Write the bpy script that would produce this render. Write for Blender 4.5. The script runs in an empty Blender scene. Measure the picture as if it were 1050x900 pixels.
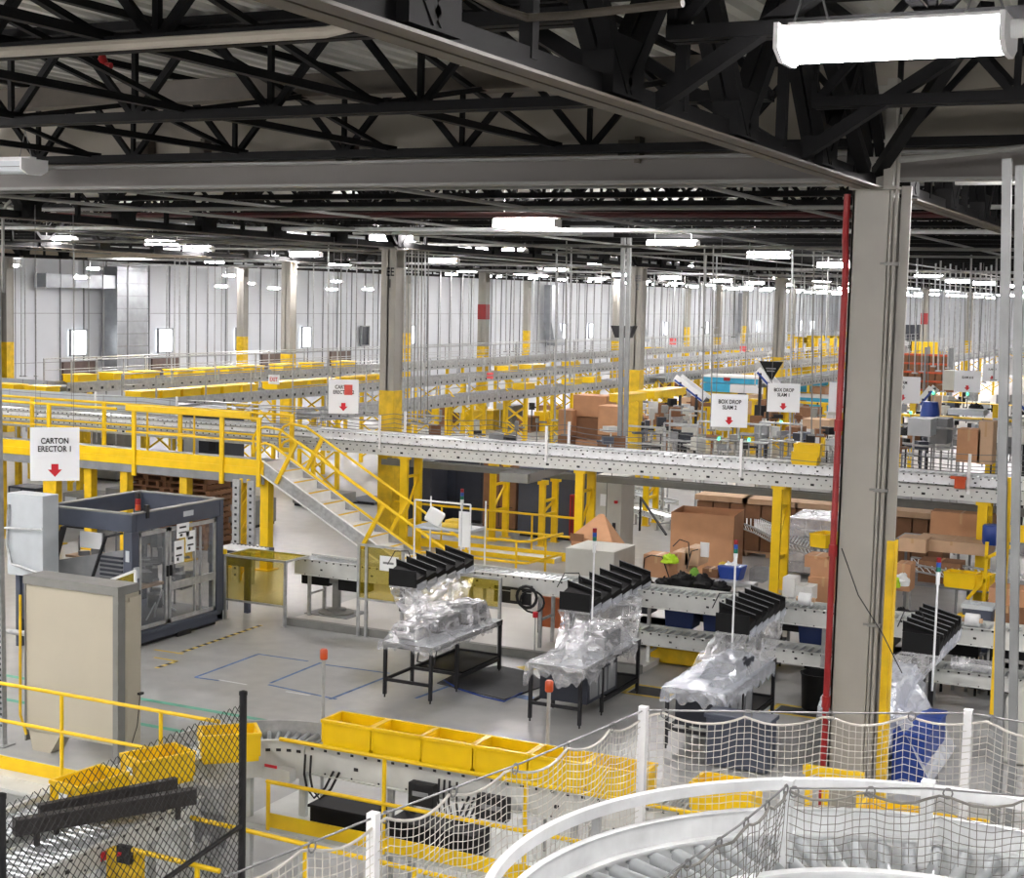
import bpy, math, random
from mathutils import Vector, Matrix
R_ = random.Random(7)
C = bpy.context.scene.collection
PI = math.pi
# ------------------------------------------------------------------ camera model (1050 x 900 frame)
F, YAW, PIT, ROL, H = 1567.245, -0.451867625, 0.0932003658, -0.025113078, 6.5
_cy, _sy, _cp, _sp = math.cos(YAW), math.sin(YAW), math.cos(PIT), math.sin(PIT)
_fw = Vector((_sy*_cp, _cy*_cp, -_sp)); _r0 = Vector((_cy, -_sy, 0)); _d0 = _fw.cross(_r0)
_cr, _sr = math.cos(ROL), math.sin(ROL)
RT = _cr*_r0 + _sr*_d0; DN = -_sr*_r0 + _cr*_d0; FW = _fw
CAM = Vector((0, 0, H))
def ray(x, y): return RT*((x-525)/F) + DN*((y-450)/F) + FW
def G(x, y, z): d = ray(x, y); return CAM + d*((z-H)/d.z)          # survey: point at height z
def AY(x, y, Y): d = ray(x, y); return CAM + d*(Y/d.y)             # point on the plane Y
def AX(x, y, X): d = ray(x, y); return CAM + d*(X/d.x)
def sc(p): return F/((Vector(p)-CAM).dot(FW))                      # pixels per metre there
# ------------------------------------------------------------------ materials
def lin(c):
    return tuple((v/255/12.92 if v/255 <= .04045 else ((v/255+.055)/1.055)**2.4) for v in c)
def mat(name, rgb, rough=.5, metal=0, var=.08, scale=4, bump=0, emit=None, es=0, spec=None, alpha=None):
    m = bpy.data.materials.new(name); m.use_nodes = True
    nt = m.node_tree; b = nt.nodes['Principled BSDF']; c = lin(rgb)
    b.inputs['Roughness'].default_value = rough; b.inputs['Metallic'].default_value = metal
    if spec is not None: b.inputs['Specular IOR Level'].default_value = spec
    if alpha is not None: b.inputs['Alpha'].default_value = alpha
    if var:
        tc = nt.nodes.new('ShaderNodeTexCoord'); n = nt.nodes.new('ShaderNodeTexNoise')
        n.inputs['Scale'].default_value = scale; n.inputs['Detail'].default_value = 5
        nt.links.new(tc.outputs['Object'], n.inputs['Vector'])
        r = nt.nodes.new('ShaderNodeValToRGB')
        r.color_ramp.elements[0].position = .3; r.color_ramp.elements[1].position = .7
        r.color_ramp.elements[0].color = tuple(v*(1-var*1.6) for v in c)+(1,)
        r.color_ramp.elements[1].color = tuple(min(1, v*(1+var)) for v in c)+(1,)
        nt.links.new(n.outputs['Fac'], r.inputs['Fac']); nt.links.new(r.outputs['Color'], b.inputs['Base Color'])
        if bump:
            bp = nt.nodes.new('ShaderNodeBump'); bp.inputs['Strength'].default_value = bump
            nt.links.new(n.outputs['Fac'], bp.inputs['Height']); nt.links.new(bp.outputs['Normal'], b.inputs['Normal'])
    else: b.inputs['Base Color'].default_value = c+(1,)
    if emit: b.inputs['Emission Color'].default_value = lin(emit)+(1,); b.inputs['Emission Strength'].default_value = es
    return m
M = {}
M['yellow'] = mat('yellow_paint', (238, 197, 4), .42, var=.06)
M['yellowdull'] = mat('worn_yellow_paint', (222, 182, 12), .5, var=.15)
M['tote'] = mat('yellow_plastic', (240, 199, 2), .38, var=.04)
M['galv'] = mat('galvanised_steel', (176, 178, 178), .38, .35, var=.14, scale=9)
M['galvl'] = mat('bright_zinc', (234, 236, 237), .38, .12, var=.08, scale=6)
M['maroon'] = mat('maroon_pipe_paint', (72, 20, 22), .5, var=.1)
M['charcoal'] = mat('charcoal_guard', (50, 47, 46), .5, var=.12)
M['rail'] = mat('grey_conveyor_paint', (206, 208, 204), .45, .1, var=.06)
M['roller'] = mat('zinc_roller', (188, 192, 194), .28, .65, var=.08, scale=12)
M['dark'] = mat('black_powder_coat', (24, 24, 27), .5, var=.15)
M['steel'] = mat('dark_roof_steel', (9, 9, 10), .7, var=.2, spec=.2)
M['chord'] = mat('brown_grey_primer', (74, 67, 57), .55, var=.12)
M['slate'] = mat('slate_blue_paint', (72, 78, 92), .45, var=.06)
M['slatedk'] = mat('dark_slate_panel', (44, 48, 58), .5, var=.1)
M['beige'] = mat('beige_enamel', (184, 177, 158), .45, var=.03, scale=1.5)
M['gframe'] = mat('grey_frame_paint', (128, 128, 124), .5, var=.06)
M['lgrey'] = mat('light_grey_enamel', (190, 196, 200), .45, var=.04)
M['boxgrey'] = mat('pale_grey_box', (186, 186, 178), .55, var=.03)
M['white'] = mat('white_paint', (235, 235, 235), .5, var=.02)
M['colgrey'] = mat('column_grey_paint', (158, 155, 147), .55, var=.04, scale=2)
M['coltop'] = mat('column_steel', (150, 148, 142), .55, var=.06)
M['red'] = mat('red_pipe_paint', (150, 22, 26), .4, var=.08)
M['brightred'] = mat('signal_red', (205, 28, 44), .45, var=0)
M['orange'] = mat('beacon_orange', (200, 82, 40), .35, var=.05)
M['green'] = mat('beacon_green', (20, 110, 84), .35, var=0)
M['bluelens'] = mat('beacon_blue', (40, 80, 170), .35, var=0)
M['card'] = mat('cardboard', (194, 146, 108), .8, var=.06, scale=3)
M['cardl'] = mat('pale_cardboard', (205, 172, 140), .8, var=.06, scale=3)
M['cardd'] = mat('brown_cardboard', (132, 94, 66), .8, var=.1, scale=3)
M['tape'] = mat('packing_tape', (196, 158, 116), .4, var=0)
M['whitebox'] = mat('white_carton', (228, 228, 224), .6, var=.04)
M['paper'] = mat('white_paper', (238, 240, 240), .6, var=0)
M['sign'] = mat('white_sign_board', (246, 248, 250), .45, var=0)
M['ink'] = mat('black_ink', (28, 28, 30), .6, var=0)
M['bluebin'] = mat('blue_plastic', (28, 62, 142), .4, var=.05)
M['sky'] = mat('sky_blue_panel', (60, 176, 214), .45, var=.06)
M['binblk'] = mat('black_plastic', (12, 12, 13), .6, var=.1, spec=.3)
M['rubber'] = mat('dark_rubber_mat', (62, 63, 66), .75, var=.1)
M['grey'] = mat('mid_grey_steel', (130, 132, 134), .5, var=.1)
M['rope'] = mat('white_net_cord', (196, 192, 184), .8, var=.1, scale=20)
M['wire'] = mat('dull_wire', (120, 120, 120), .5, .3, var=0)
M['hazy'] = mat('hi_vis', (180, 220, 30), .6, var=.05)
M['tapeblue'] = mat('blue_floor_tape', (92, 122, 172), .6, var=.3, scale=6)
M['tapegreen'] = mat('green_floor_tape', (104, 178, 152), .6, var=.15, scale=4)
M['tapewhite'] = mat('white_floor_tape', (220, 222, 224), .6, var=.1)
M['tapeyellow'] = mat('yellow_floor_tape', (222, 190, 70), .6, var=.15)
M['pad'] = mat('pale_concrete_pad', (208, 206, 202), .5, var=.05, scale=1.2)
M['curtain'] = mat('beige_sheet_panel', (160, 153, 140), .6, var=.08, scale=.8)
M['fascia'] = mat('grey_sheet_panel', (104, 100, 95), .55, var=.06, scale=.6)
M['duct'] = mat('duct_sheet_metal', (150, 154, 158), .35, .5, var=.12, scale=1.5)
M['beigeduct'] = mat('beige_fabric_duct', (170, 158, 140), .7, var=.05)
M['dock'] = mat('brown_dock_door', (96, 80, 74), .6, var=.1)
M['step'] = mat('white_step_plate', (238, 238, 236), .5, var=.05)
M['lamp'] = mat('lamp_diffuser', (255, 255, 255), .4, var=0, emit=(255, 250, 250), es=19)
M['lampfar'] = mat('lamp_tube_glow', (255, 255, 255), .4, var=0, emit=(255, 250, 250), es=26)
M['lampoff'] = mat('unlit_diffuser', (205, 210, 214), .4, var=0)
M['sun'] = mat('daylight_pane', (255, 255, 255), .3, var=0, emit=(250, 253, 255), es=.7)
M['shrink'] = mat('wrapped_goods', (190, 182, 176), .35, var=.2, scale=6)
def film(name, tint, face=.16, edge=.55, rough=.16, wrinkle=.5, scale=7):
    m = bpy.data.materials.new(name); m.use_nodes = True; nt = m.node_tree; nt.nodes.clear(); N = nt.nodes.new; L = nt.links.new
    out = N('ShaderNodeOutputMaterial'); mx = N('ShaderNodeMixShader'); tr = N('ShaderNodeBsdfTransparent')
    ad = N('ShaderNodeMixShader'); ad.inputs[0].default_value = .45
    gl = N('ShaderNodeBsdfGlossy'); gl.inputs['Roughness'].default_value = rough; gl.inputs['Color'].default_value = lin(tint)+(1,)
    df = N('ShaderNodeBsdfDiffuse'); df.inputs['Color'].default_value = lin(tint)+(1,)
    tr.inputs['Color'].default_value = tuple(.55+.45*v for v in lin(tint))+(1,)
    lw = N('ShaderNodeLayerWeight'); lw.inputs['Blend'].default_value = .35
    mr = N('ShaderNodeMapRange'); mr.inputs['To Min'].default_value = face; mr.inputs['To Max'].default_value = edge
    L(lw.outputs['Facing'], mr.inputs['Value'])
    if wrinkle:
        tc = N('ShaderNodeTexCoord'); mp = N('ShaderNodeMapping'); mp.inputs['Scale'].default_value = (1, .45, 1.6); n = N('ShaderNodeTexNoise')
        n.inputs['Scale'].default_value = scale; n.inputs['Detail'].default_value = 6; n.inputs['Distortion'].default_value = 1.4
        L(tc.outputs['Object'], mp.inputs['Vector']); L(mp.outputs['Vector'], n.inputs['Vector'])
        bp = N('ShaderNodeBump'); bp.inputs['Strength'].default_value = wrinkle; bp.inputs['Distance'].default_value = .12; L(n.outputs['Fac'], bp.inputs['Height'])
        L(bp.outputs['Normal'], gl.inputs['Normal']); L(bp.outputs['Normal'], df.inputs['Normal'])
        r = N('ShaderNodeMapRange'); r.inputs['From Min'].default_value = .5; r.inputs['From Max'].default_value = .72; r.inputs['To Max'].default_value = .5
        L(n.outputs['Fac'], r.inputs['Value']); a = N('ShaderNodeMath'); a.operation = 'ADD'; a.use_clamp = True
        L(mr.outputs['Result'], a.inputs[0]); L(r.outputs['Result'], a.inputs[1]); L(a.outputs[0], mx.inputs[0])
    else: L(mr.outputs['Result'], mx.inputs[0])
    L(gl.outputs[0], ad.inputs[1]); L(df.outputs[0], ad.inputs[2]); L(tr.outputs[0], mx.inputs[1]); L(ad.outputs[0], mx.inputs[2]); L(mx.outputs[0], out.inputs['Surface'])
    return m
M['wrap'] = film('clear_stretch_wrap', (246, 247, 250), .26, .7, .2, .45, 3.2)
M['wrapblue'] = film('clear_poly_sheet', (238, 242, 250), .5, .8, .22, .35, 2.4)
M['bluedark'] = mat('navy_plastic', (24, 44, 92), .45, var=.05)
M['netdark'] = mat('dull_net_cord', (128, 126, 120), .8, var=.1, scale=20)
M['postgrey'] = mat('grey_post_paint', (128, 130, 130), .5, .1, var=.08)
M['glass'] = film('clear_guard_panel', (214, 218, 222), .05, .3, .05, 0)
M['amber'] = film('amber_guard_panel', (216, 196, 36), .16, .4, .06, 0)
def floor_mat():
    m = mat('polished_concrete', (150, 149, 147), .4, var=0); nt = m.node_tree; b = nt.nodes['Principled BSDF']; N = nt.nodes.new; L = nt.links.new
    tc = N('ShaderNodeTexCoord'); n1 = N('ShaderNodeTexNoise'); n1.inputs['Scale'].default_value = .35; n1.inputs['Detail'].default_value = 8
    n2 = N('ShaderNodeTexNoise'); n2.inputs['Scale'].default_value = 3; n2.inputs['Detail'].default_value = 10
    L(tc.outputs['Object'], n1.inputs['Vector']); L(tc.outputs['Object'], n2.inputs['Vector'])
    a = N('ShaderNodeMath'); a.operation = 'ADD'; L(n1.outputs['Fac'], a.inputs[0]); L(n2.outputs['Fac'], a.inputs[1])
    r = N('ShaderNodeValToRGB'); r.color_ramp.elements[0].position = .35; r.color_ramp.elements[1].position = .75
    mr = N('ShaderNodeMapRange'); mr.inputs['From Max'].default_value = 2; L(a.outputs[0], mr.inputs['Value']); L(mr.outputs[0], r.inputs['Fac'])
    r.color_ramp.elements[0].color = lin((152, 153, 153))+(1,); r.color_ramp.elements[1].color = lin((178, 178, 175))+(1,)
    L(r.outputs['Color'], b.inputs['Base Color'])
    m2 = N('ShaderNodeMapRange'); m2.inputs['To Min'].default_value = .24; m2.inputs['To Max'].default_value = .42; L(n1.outputs['Fac'], m2.inputs['Value']); L(m2.outputs[0], b.inputs['Roughness'])
    return m
M['floor'] = floor_mat()
def stripes(name, c1, c2, period, axis=0, rough=.55):
    m = mat(name, c1, rough, var=0); nt = m.node_tree; b = nt.nodes['Principled BSDF']; N = nt.nodes.new; L = nt.links.new
    tc = N('ShaderNodeTexCoord'); s = N('ShaderNodeSeparateXYZ'); L(tc.outputs['Object'], s.inputs[0])
    d = N('ShaderNodeMath'); d.operation = 'DIVIDE'; d.inputs[1].default_value = period; L(s.outputs[axis], d.inputs[0])
    f = N('ShaderNodeMath'); f.operation = 'FRACT'; L(d.outputs[0], f.inputs[0])
    g = N('ShaderNodeMath'); g.operation = 'GREATER_THAN'; g.inputs[1].default_value = .5; L(f.outputs[0], g.inputs[0])
    mx = N('ShaderNodeMix'); mx.data_type = 'RGBA'; L(g.outputs[0], mx.inputs['Factor'])
    mx.inputs['A'].default_value = lin(c1)+(1,); mx.inputs['B'].default_value = lin(c2)+(1,); L(mx.outputs['Result'], b.inputs['Base Color'])
    return m
M['hazard'] = stripes('hazard_tape', (226, 196, 90), (30, 30, 30), .22, 1)
M['wallpanel'] = mat('ribbed_wall_panel', (192, 195, 200), .55, var=.05, scale=.3)
# ------------------------------------------------------------------ mesh builder
class MB:
    def __init__(s): s.v = []; s.f = []; s.m = []
    def face(s, idx, m=0): s.f.append(idx); s.m.append(m)
    def poly(s, pts, m=0):
        b = len(s.v); s.v += [tuple(p) for p in pts]; s.face(list(range(b, b+len(pts))), m); return s
    def hexa(s, p, m=0):
        b = len(s.v); s.v += [tuple(q) for q in p]
        for q in ((0, 3, 2, 1), (4, 5, 6, 7), (0, 1, 5, 4), (1, 2, 6, 5), (2, 3, 7, 6), (3, 0, 4, 7)): s.face([b+i for i in q], m)
        return s
    def box(s, x0, x1, y0, y1, z0, z1, m=0):
        if x0 > x1: x0, x1 = x1, x0
        if y0 > y1: y0, y1 = y1, y0
        if z0 > z1: z0, z1 = z1, z0
        return s.hexa([(x0, y0, z0), (x1, y0, z0), (x1, y1, z0), (x0, y1, z0), (x0, y0, z1), (x1, y0, z1), (x1, y1, z1), (x0, y1, z1)], m)
    def cbox(s, c, sx, sy, sz, m=0): return s.box(c[0]-sx/2, c[0]+sx/2, c[1]-sy/2, c[1]+sy/2, c[2]-sz/2, c[2]+sz/2, m)
    def rbox(s, c, sx, sy, sz, rot=0, m=0, tilt=0):
        R = Matrix.Rotation(rot, 3, 'Z') @ Matrix.Rotation(tilt, 3, 'Y')
        P = [R @ Vector((a*sx/2, b*sy/2, d*sz/2)) + Vector(c) for d in (-1, 1) for a, b in ((-1, -1), (1, -1), (1, 1), (-1, 1))]
        return s.hexa(P, m)
    def bar(s, p, q, w, h=None, m=0, up=(0, 0, 1)):
        h = h or w; p = Vector(p); q = Vector(q); d = (q-p).normalized(); u = Vector(up)
        if abs(d.dot(u)) > .98: u = Vector((0, 1, 0))
        a = d.cross(u).normalized(); b = a.cross(d).normalized(); a = a*(w/2); b = b*(h/2)
        return s.hexa([p-a-b, p+a-b, p+a+b, p-a+b, q-a-b, q+a-b, q+a+b, q-a+b], m)
    def tube(s, pts, r, n=8, m=0, closed=False, caps=True):
        pts = [Vector(p) for p in pts]; k = len(pts); b = len(s.v); prev = None
        for i, p in enumerate(pts):
            if closed: d = pts[(i+1) % k]-pts[i-1]
            else: d = pts[min(i+1, k-1)]-pts[max(i-1, 0)]
            d = d.normalized() if d.length > 1e-9 else Vector((0, 0, 1))
            u = prev if prev is not None else (Vector((0, 0, 1)) if abs(d.z) < .9 else Vector((1, 0, 0)))
            a = u-d*u.dot(d)
            if a.length < 1e-6: a = d.orthogonal()
            a.normalize(); prev = a; c = d.cross(a)
            for j in range(n):
                t = 2*PI*j/n; s.v.append(tuple(p+a*(r*math.cos(t))+c*(r*math.sin(t))))
        for i in range(k if closed else k-1):
            for j in range(n):
                A = b+i*n+j; B = b+i*n+(j+1) % n; i2 = (i+1) % k
                s.face([A, B, b+i2*n+(j+1) % n, b+i2*n+j], m)
        if caps and not closed:
            s.face([b+j for j in range(n)][::-1], m); s.face([b+(k-1)*n+j for j in range(n)], m)
        return s
    def lathe(s, c, prof, n=16, m=0):
        b = len(s.v)
        for r, z in prof:
            for j in range(n): t = 2*PI*j/n; s.v.append((c[0]+r*math.cos(t), c[1]+r*math.sin(t), c[2]+z))
        for i in range(len(prof)-1):
            for j in range(n): s.face([b+i*n+j, b+i*n+(j+1) % n, b+(i+1)*n+(j+1) % n, b+(i+1)*n+j], m)
        s.face([b+j for j in range(n)][::-1], m); s.face([b+(len(prof)-1)*n+j for j in range(n)], m); return s
    def prism(s, poly, ax, lo, hi, m=0):
        """poly in the plane across axis ax (0: yz, 1: xz, 2: xy), pushed from lo to hi"""
        def P(a, b, t): return (t, a, b) if ax == 0 else ((a, t, b) if ax == 1 else (a, b, t))
        k = len(poly); b = len(s.v); s.v += [P(x, y, lo) for x, y in poly]+[P(x, y, hi) for x, y in poly]
        s.face(list(range(b, b+k))[::-1], m); s.face(list(range(b+k, b+2*k)), m)
        for i in range(k): j = (i+1) % k; s.face([b+i, b+j, b+k+j, b+k+i], m)
        return s
    def grid(s, fn, nu, nv, m=0):
        b = len(s.v)
        for i in range(nu+1):
            for j in range(nv+1): s.v.append(tuple(fn(i/nu, j/nv)))
        for i in range(nu):
            for j in range(nv): A = b+i*(nv+1)+j; s.face([A, A+nv+1, A+nv+2, A+1], m)
        return s
    def build(s, name, mats, parent=None, smooth=False, bevel=0, fix=True):
        me = bpy.data.meshes.new(name); off = parent_world(parent)
        me.from_pydata([(v[0]-off[0], v[1]-off[1], v[2]-off[2]) for v in s.v], [], s.f)
        if not isinstance(mats, (list, tuple)): mats = [mats]
        for k in mats: me.materials.append(M[k] if isinstance(k, str) else k)
        if len(mats) > 1: me.polygons.foreach_set('material_index', s.m)
        me.validate()
        if smooth:
            me.polygons.foreach_set('use_smooth', [True]*len(me.polygons)); me.set_sharp_from_angle(angle=.7)
        o = bpy.data.objects.new(name, me); C.objects.link(o)
        if parent: o.parent = parent
        if bevel:
            b = o.modifiers.new('bevel', 'BEVEL'); b.width = bevel; b.segments = 2; b.limit_method = 'ANGLE'
        return o
def parent_world(p):
    v = Vector((0, 0, 0))
    while p is not None: v = v+p.location; p = p.parent
    return v
def tag(o, label, cat, group=None, kind=None):
    o['label'] = label; o['category'] = cat
    if group: o['group'] = group
    if kind: o['kind'] = kind
    return o
def thing(name, label, cat, loc=(0, 0, 0), group=None):
    o = bpy.data.objects.new(name, None); o.empty_display_size = .1; C.objects.link(o); o.location = loc
    return tag(o, label, cat, group)
def dup(root, loc, rz=0, label=None, group=None):
    r = root.copy(); C.objects.link(r); r.location = loc; r.rotation_euler = (0, 0, rz)
    if label: r['label'] = label
    if group: r['group'] = group
    for ch in list(root.children):
        c = ch.copy(); C.objects.link(c); c.parent = r
        for g in ch.children: d = g.copy(); C.objects.link(d); d.parent = c
    return r
def struct(o): o['kind'] = 'structure'; return o
def text(name, body, size, loc, rz, matn, parent, align='CENTER', tiltx=PI/2, spacing=1.0):
    cu = bpy.data.curves.new(name, 'FONT'); cu.body = body; cu.size = size; cu.align_x = align; cu.align_y = 'CENTER'; cu.extrude = .002; cu.space_character = spacing; cu.offset = size*.02
    tmp = bpy.data.objects.new(name, cu); C.objects.link(tmp); me = bpy.data.meshes.new_from_object(tmp.evaluated_get(bpy.context.evaluated_depsgraph_get())); bpy.data.objects.remove(tmp)
    for v in me.vertices: v.co.x *= .8
    me.materials.clear(); me.materials.append(M[matn]); o = bpy.data.objects.new(name, me); C.objects.link(o); o.parent = parent
    o.location = Vector(loc)-parent_world(parent); o.rotation_euler = (tiltx, 0, rz); return o
# ================================================================== the hall
fl = MB(); fl.poly([(-60, -12, 0), (26, -12, 0), (26, 240, 0), (-60, 240, 0)]); struct(fl.build('floor', 'floor'))
dk = MB(); zc = 9.15; x = -60.0; pf = []
while x < 26: pf += [(x, zc), (x+.11, zc), (x+.14, zc+.07), (x+.25, zc+.07)]; x += .28
for (a, za), (b2, zb) in zip(pf, pf[1:]): dk.poly([(a, -12, za), (a, 240, za), (b2, 240, zb), (b2, -12, zb)])
struct(dk.build('ceiling', mat('roof_deck', (192, 192, 184), .5, 0, var=.08, scale=.6)))
def wall(name, pts): w = MB(); w.poly(pts); return w
wl = wall('wall_left', [(-60, -12, 0), (-60, 240, 0), (-60, 240, 9.2), (-60, -12, 9.2)])
y = 20.0
while y < 240:
    wl.box(-60, -59.93, y, y+.06, 0, 9.2, 1); y += 1.9
for z in (4.9, 2.2): wl.box(-60, -59.96, 20, 240, z, z+.03, 1)
struct(wl.build('wall_left', ['wallpanel', 'grey']))
we = wall('wall_end', [(-60, 240, 0), (26, 240, 0), (26, 240, 9.2), (-60, 240, 9.2)])
for k in range(44): we.box(-60+k*2, -59.9+k*2, 239.9, 240, 0, 9.2, 1)
struct(we.build('wall_end', ['wallpanel', 'grey']))
struct(wall('wall_right', [(26, -12, 0), (26, -12, 9.2), (26, 240, 9.2), (26, 240, 0)]).build('wall_right', 'wallpanel'))
struct(wall('wall_back', [(-60, -12, 0), (-60, -12, 9.2), (26, -12, 9.2), (26, -12, 0)]).build('wall_back', 'wallpanel'))
# windows and dock doors of the far side wall
k = 0
for px in (78, 167, 245, 312, 372, 420, 577, 604, 633, 681, 703, 723, 776, 819, 832):
    k += 1; yc = AX(px, 350, -60).y; hw = .62 if px < 200 else .5; dim = px == 372
    f = MB(); z0, z1 = (2.6, 3.95)
    for a, b2 in ((yc-hw-.08, yc-hw), (yc+hw, yc+hw+.08)): f.box(-59.9, -59.75, a, b2, z0-.08, z1+.08)
    f.box(-59.9, -59.75, yc-hw, yc+hw, z0-.08, z0); f.box(-59.9, -59.75, yc-hw, yc+hw, z1, z1+.08)
    w = struct(f.build('window_%d' % k, 'grey'))
    p = MB(); p.box(-59.88, -59.85, yc-hw, yc+hw, z0, z1); p.build('pane', 'slatedk' if dim else 'sun', w)
k = 0
for px in (79, 168, 278, 347):
    k += 1; yc = AX(px, 380, -60).y; d = MB(); d.box(-59.95, -59.8, yc-1.3, yc+1.3, 0, 2.2)
    for j in range(4): d.box(-59.8, -59.77, yc-1.3, yc+1.3, .45*j+.3, .45*j+.34)
    struct(d.build('door_%d' % k, 'dock'))
# ------------------------------------------------------------------ roof steel
def joist_mesh(L, zb, zt, pan, cw, ww):
    m = MB(); n = max(2, round(L/pan)); pan = L/n
    for s in (-1, 1):
        m.box(0, L, s*cw*.62-cw*.45, s*cw*.62+cw*.45, zb, zb+cw*.9); m.box(0, L, s*cw*.62-cw*.45, s*cw*.62+cw*.45, zt-cw*.9, zt)
    for i in range(n):
        a = i*pan; mid = a+pan/2
        m.bar((a, 0, zb+.04), (mid, 0, zt-.04), ww, up=(0, 1, 0)); m.bar((mid, 0, zt-.04), (a+pan, 0, zb+.04), ww, up=(0, 1, 0))
        m.bar((a, 0, zb+.04), (a, 0, zt-.04), ww*.8, up=(0, 1, 0))
    return m
ZB, ZT = 8.14, 9.12
jn = joist_mesh(16.4, ZB, ZT, 1.65, .1, .065).build('roof_joist', 'steel')
jn.location = (-20.1, 16.2, 0); struct(jn)
def jcopy(src, x, y): o = src.copy(); C.objects.link(o); o.location = (x, y, 0); struct(o)
for y in (12.3, 8.6, 5.4): jcopy(jn, -20.1, y)
for y in (16.2, 12.9, 9.4, 6.6): jcopy(jn, -3.5, y)
for y in (18.9, 21.2, 23.4, 25.6, 27.8, 30, 32.2): jcopy(jn, -20.1, y); jcopy(jn, -3.5, y)
jf = joist_mesh(38, ZB, ZT, 1.9, .1, .07).build('roof_joist', 'steel'); jf.location = (-58.4, 18.9, 0); struct(jf)
for y in (16.2, 12.3, 22.5, 26, 30): jcopy(jf, -58.4, y)
jl = joist_mesh(82, ZB, ZT, 2.0, .1, .07).build('roof_joist', 'steel'); jl.location = (-58.4, 36, 0); struct(jl)
y = 38.5
while y < 150: jcopy(jl, -58.4, y); y += 2.5 if y < 80 else 5
def girder(x, y0, y1, zb=7.66, zt=9.1, near=False):
    m = MB(); hw = .13
    for s in (-1, 1):
        m.box(x+s*.012, x+s*(hw), y0, y1, zb, zb+.018, 1); m.box(x+s*.012, x+s*.03, y0, y1, zb+.018, zb+.16)  # upright legs in darker steel than the flange: shade put into the colour
        m.box(x+s*.012, x+s*hw, y0, y1, zt-.1, zt)
    n = max(1, round((y1-y0)/2.6)); pn = (y1-y0)/n
    for i in range(n):
        a = y0+i*pn
        for s in (-1, 1):
            m.bar((x+s*.06, a, zb+.1), (x+s*.06, a+pn/2, zt-.05), .1, .1, up=(1, 0, 0)); m.bar((x+s*.06, a+pn/2, zt-.05), (x+s*.06, a+pn, zb+.1), .1, .1, up=(1, 0, 0))
        m.bar((x, a+pn/2, zb+.1), (x, a+pn/2, zt-.05), .08, .08)
        m.box(x-.1, x+.1, a-.25, a+.25, zb+.05, zb+.4)
    return struct(m.build('roof_girder', ['steel', 'chord']))
girder(-3.6, 1.5, 15.9); girder(-3.6, 17.2, 34.5)
for x in (-20.35, -35.1, -49.5):
    girder(x, 3, 34.6); girder(x, 34.9, 51.6); girder(x, 51.9, 69.5); girder(x, 69.8, 140)
girder(12.9, -4, 60)
# bridging angles and cross braces between the near joists
for i, x in enumerate((-5.4, -7.4, -9.6, -11.8, -14.2, -17)):
    m = MB(); m.bar((x, 4, ZB+.1), (x, 16.3, ZB+.1), .08, .07); m.bar((x, 4, ZT-.12), (x, 16.3, ZT-.12), .08, .07)
    for a, b2 in ((5.4, 8.6), (8.6, 12.3), (12.3, 16.2)):
        m.bar((x+.06, a, ZB+.1), (x+.06, b2, ZT-.12), .06, .05); m.bar((x-.06, a, ZT-.12), (x-.06, b2, ZB+.1), .06, .05)
    struct(m.build('roof_brace', 'steel'))
for x in (-1.2, 1.6, 4.4):
    m = MB(); m.bar((x, 4, ZB+.1), (x, 16.3, ZB+.1), .07, .06); m.bar((x, 4, ZT-.12), (x, 16.3, ZT-.12), .07, .06); m.bar((x, 9.4, ZT-.1), (x, 12.9, ZB+.1), .06); struct(m.build('roof_brace', 'steel'))
m = MB()
for a, b2 in (((-3.6, 9.4, 7.75), (-1.6, 9.4, 9.0)), ((-3.6, 9.4, 7.75), (-5.6, 8.6, 9.0)), ((-3.6, 12.9, 7.75), (-1.6, 12.9, 9.0)), ((-3.6, 12.3, 7.75), (-5.6, 12.3, 9.0)), ((-3.6, 15.7, 7.8), (-2.2, 13.4, 9.0)), ((-3.5, 14.8, 7.8), (-3.5, 12.6, 9.05))):
    m.bar(a, b2, .12, .1)
struct(m.build('roof_brace', 'steel'))
# flat sheet beam behind the joists, and the draft curtain
m = MB(); m.box(-24, -4.6, 14.25, 14.35, 8.62, 8.86); m.box(-24, -4.6, 14.15, 14.45, 8.6, 8.63); struct(m.build('roof_beam', 'chord'))
m = MB(); m.box(-60, 26, 16.62, 16.68, 7.83, 9.2); struct(m.build('draft_curtain', 'curtain'))
m = MB(); m.box(-60, 26, 16.5, 16.6, 7.84, 8.1); m.box(-60, 26, 16.4, 16.6, 8.09, 8.125, 1); m.box(-60, 26, 16.4, 16.6, 7.81, 7.845, 1)
struct(m.build('draft_curtain_beam', ['fascia', 'gframe']))
for px in (148, 205, 355, 645):
    p = AY(px, 155, 16.6); m = MB(); m.cbox((p.x, 16.56, p.z), .2, .1, .24); m.cbox((p.x+.16, 16.52, p.z), .06, .16, .3); struct(m.build('curtain_bracket', 'chord'))
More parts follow.
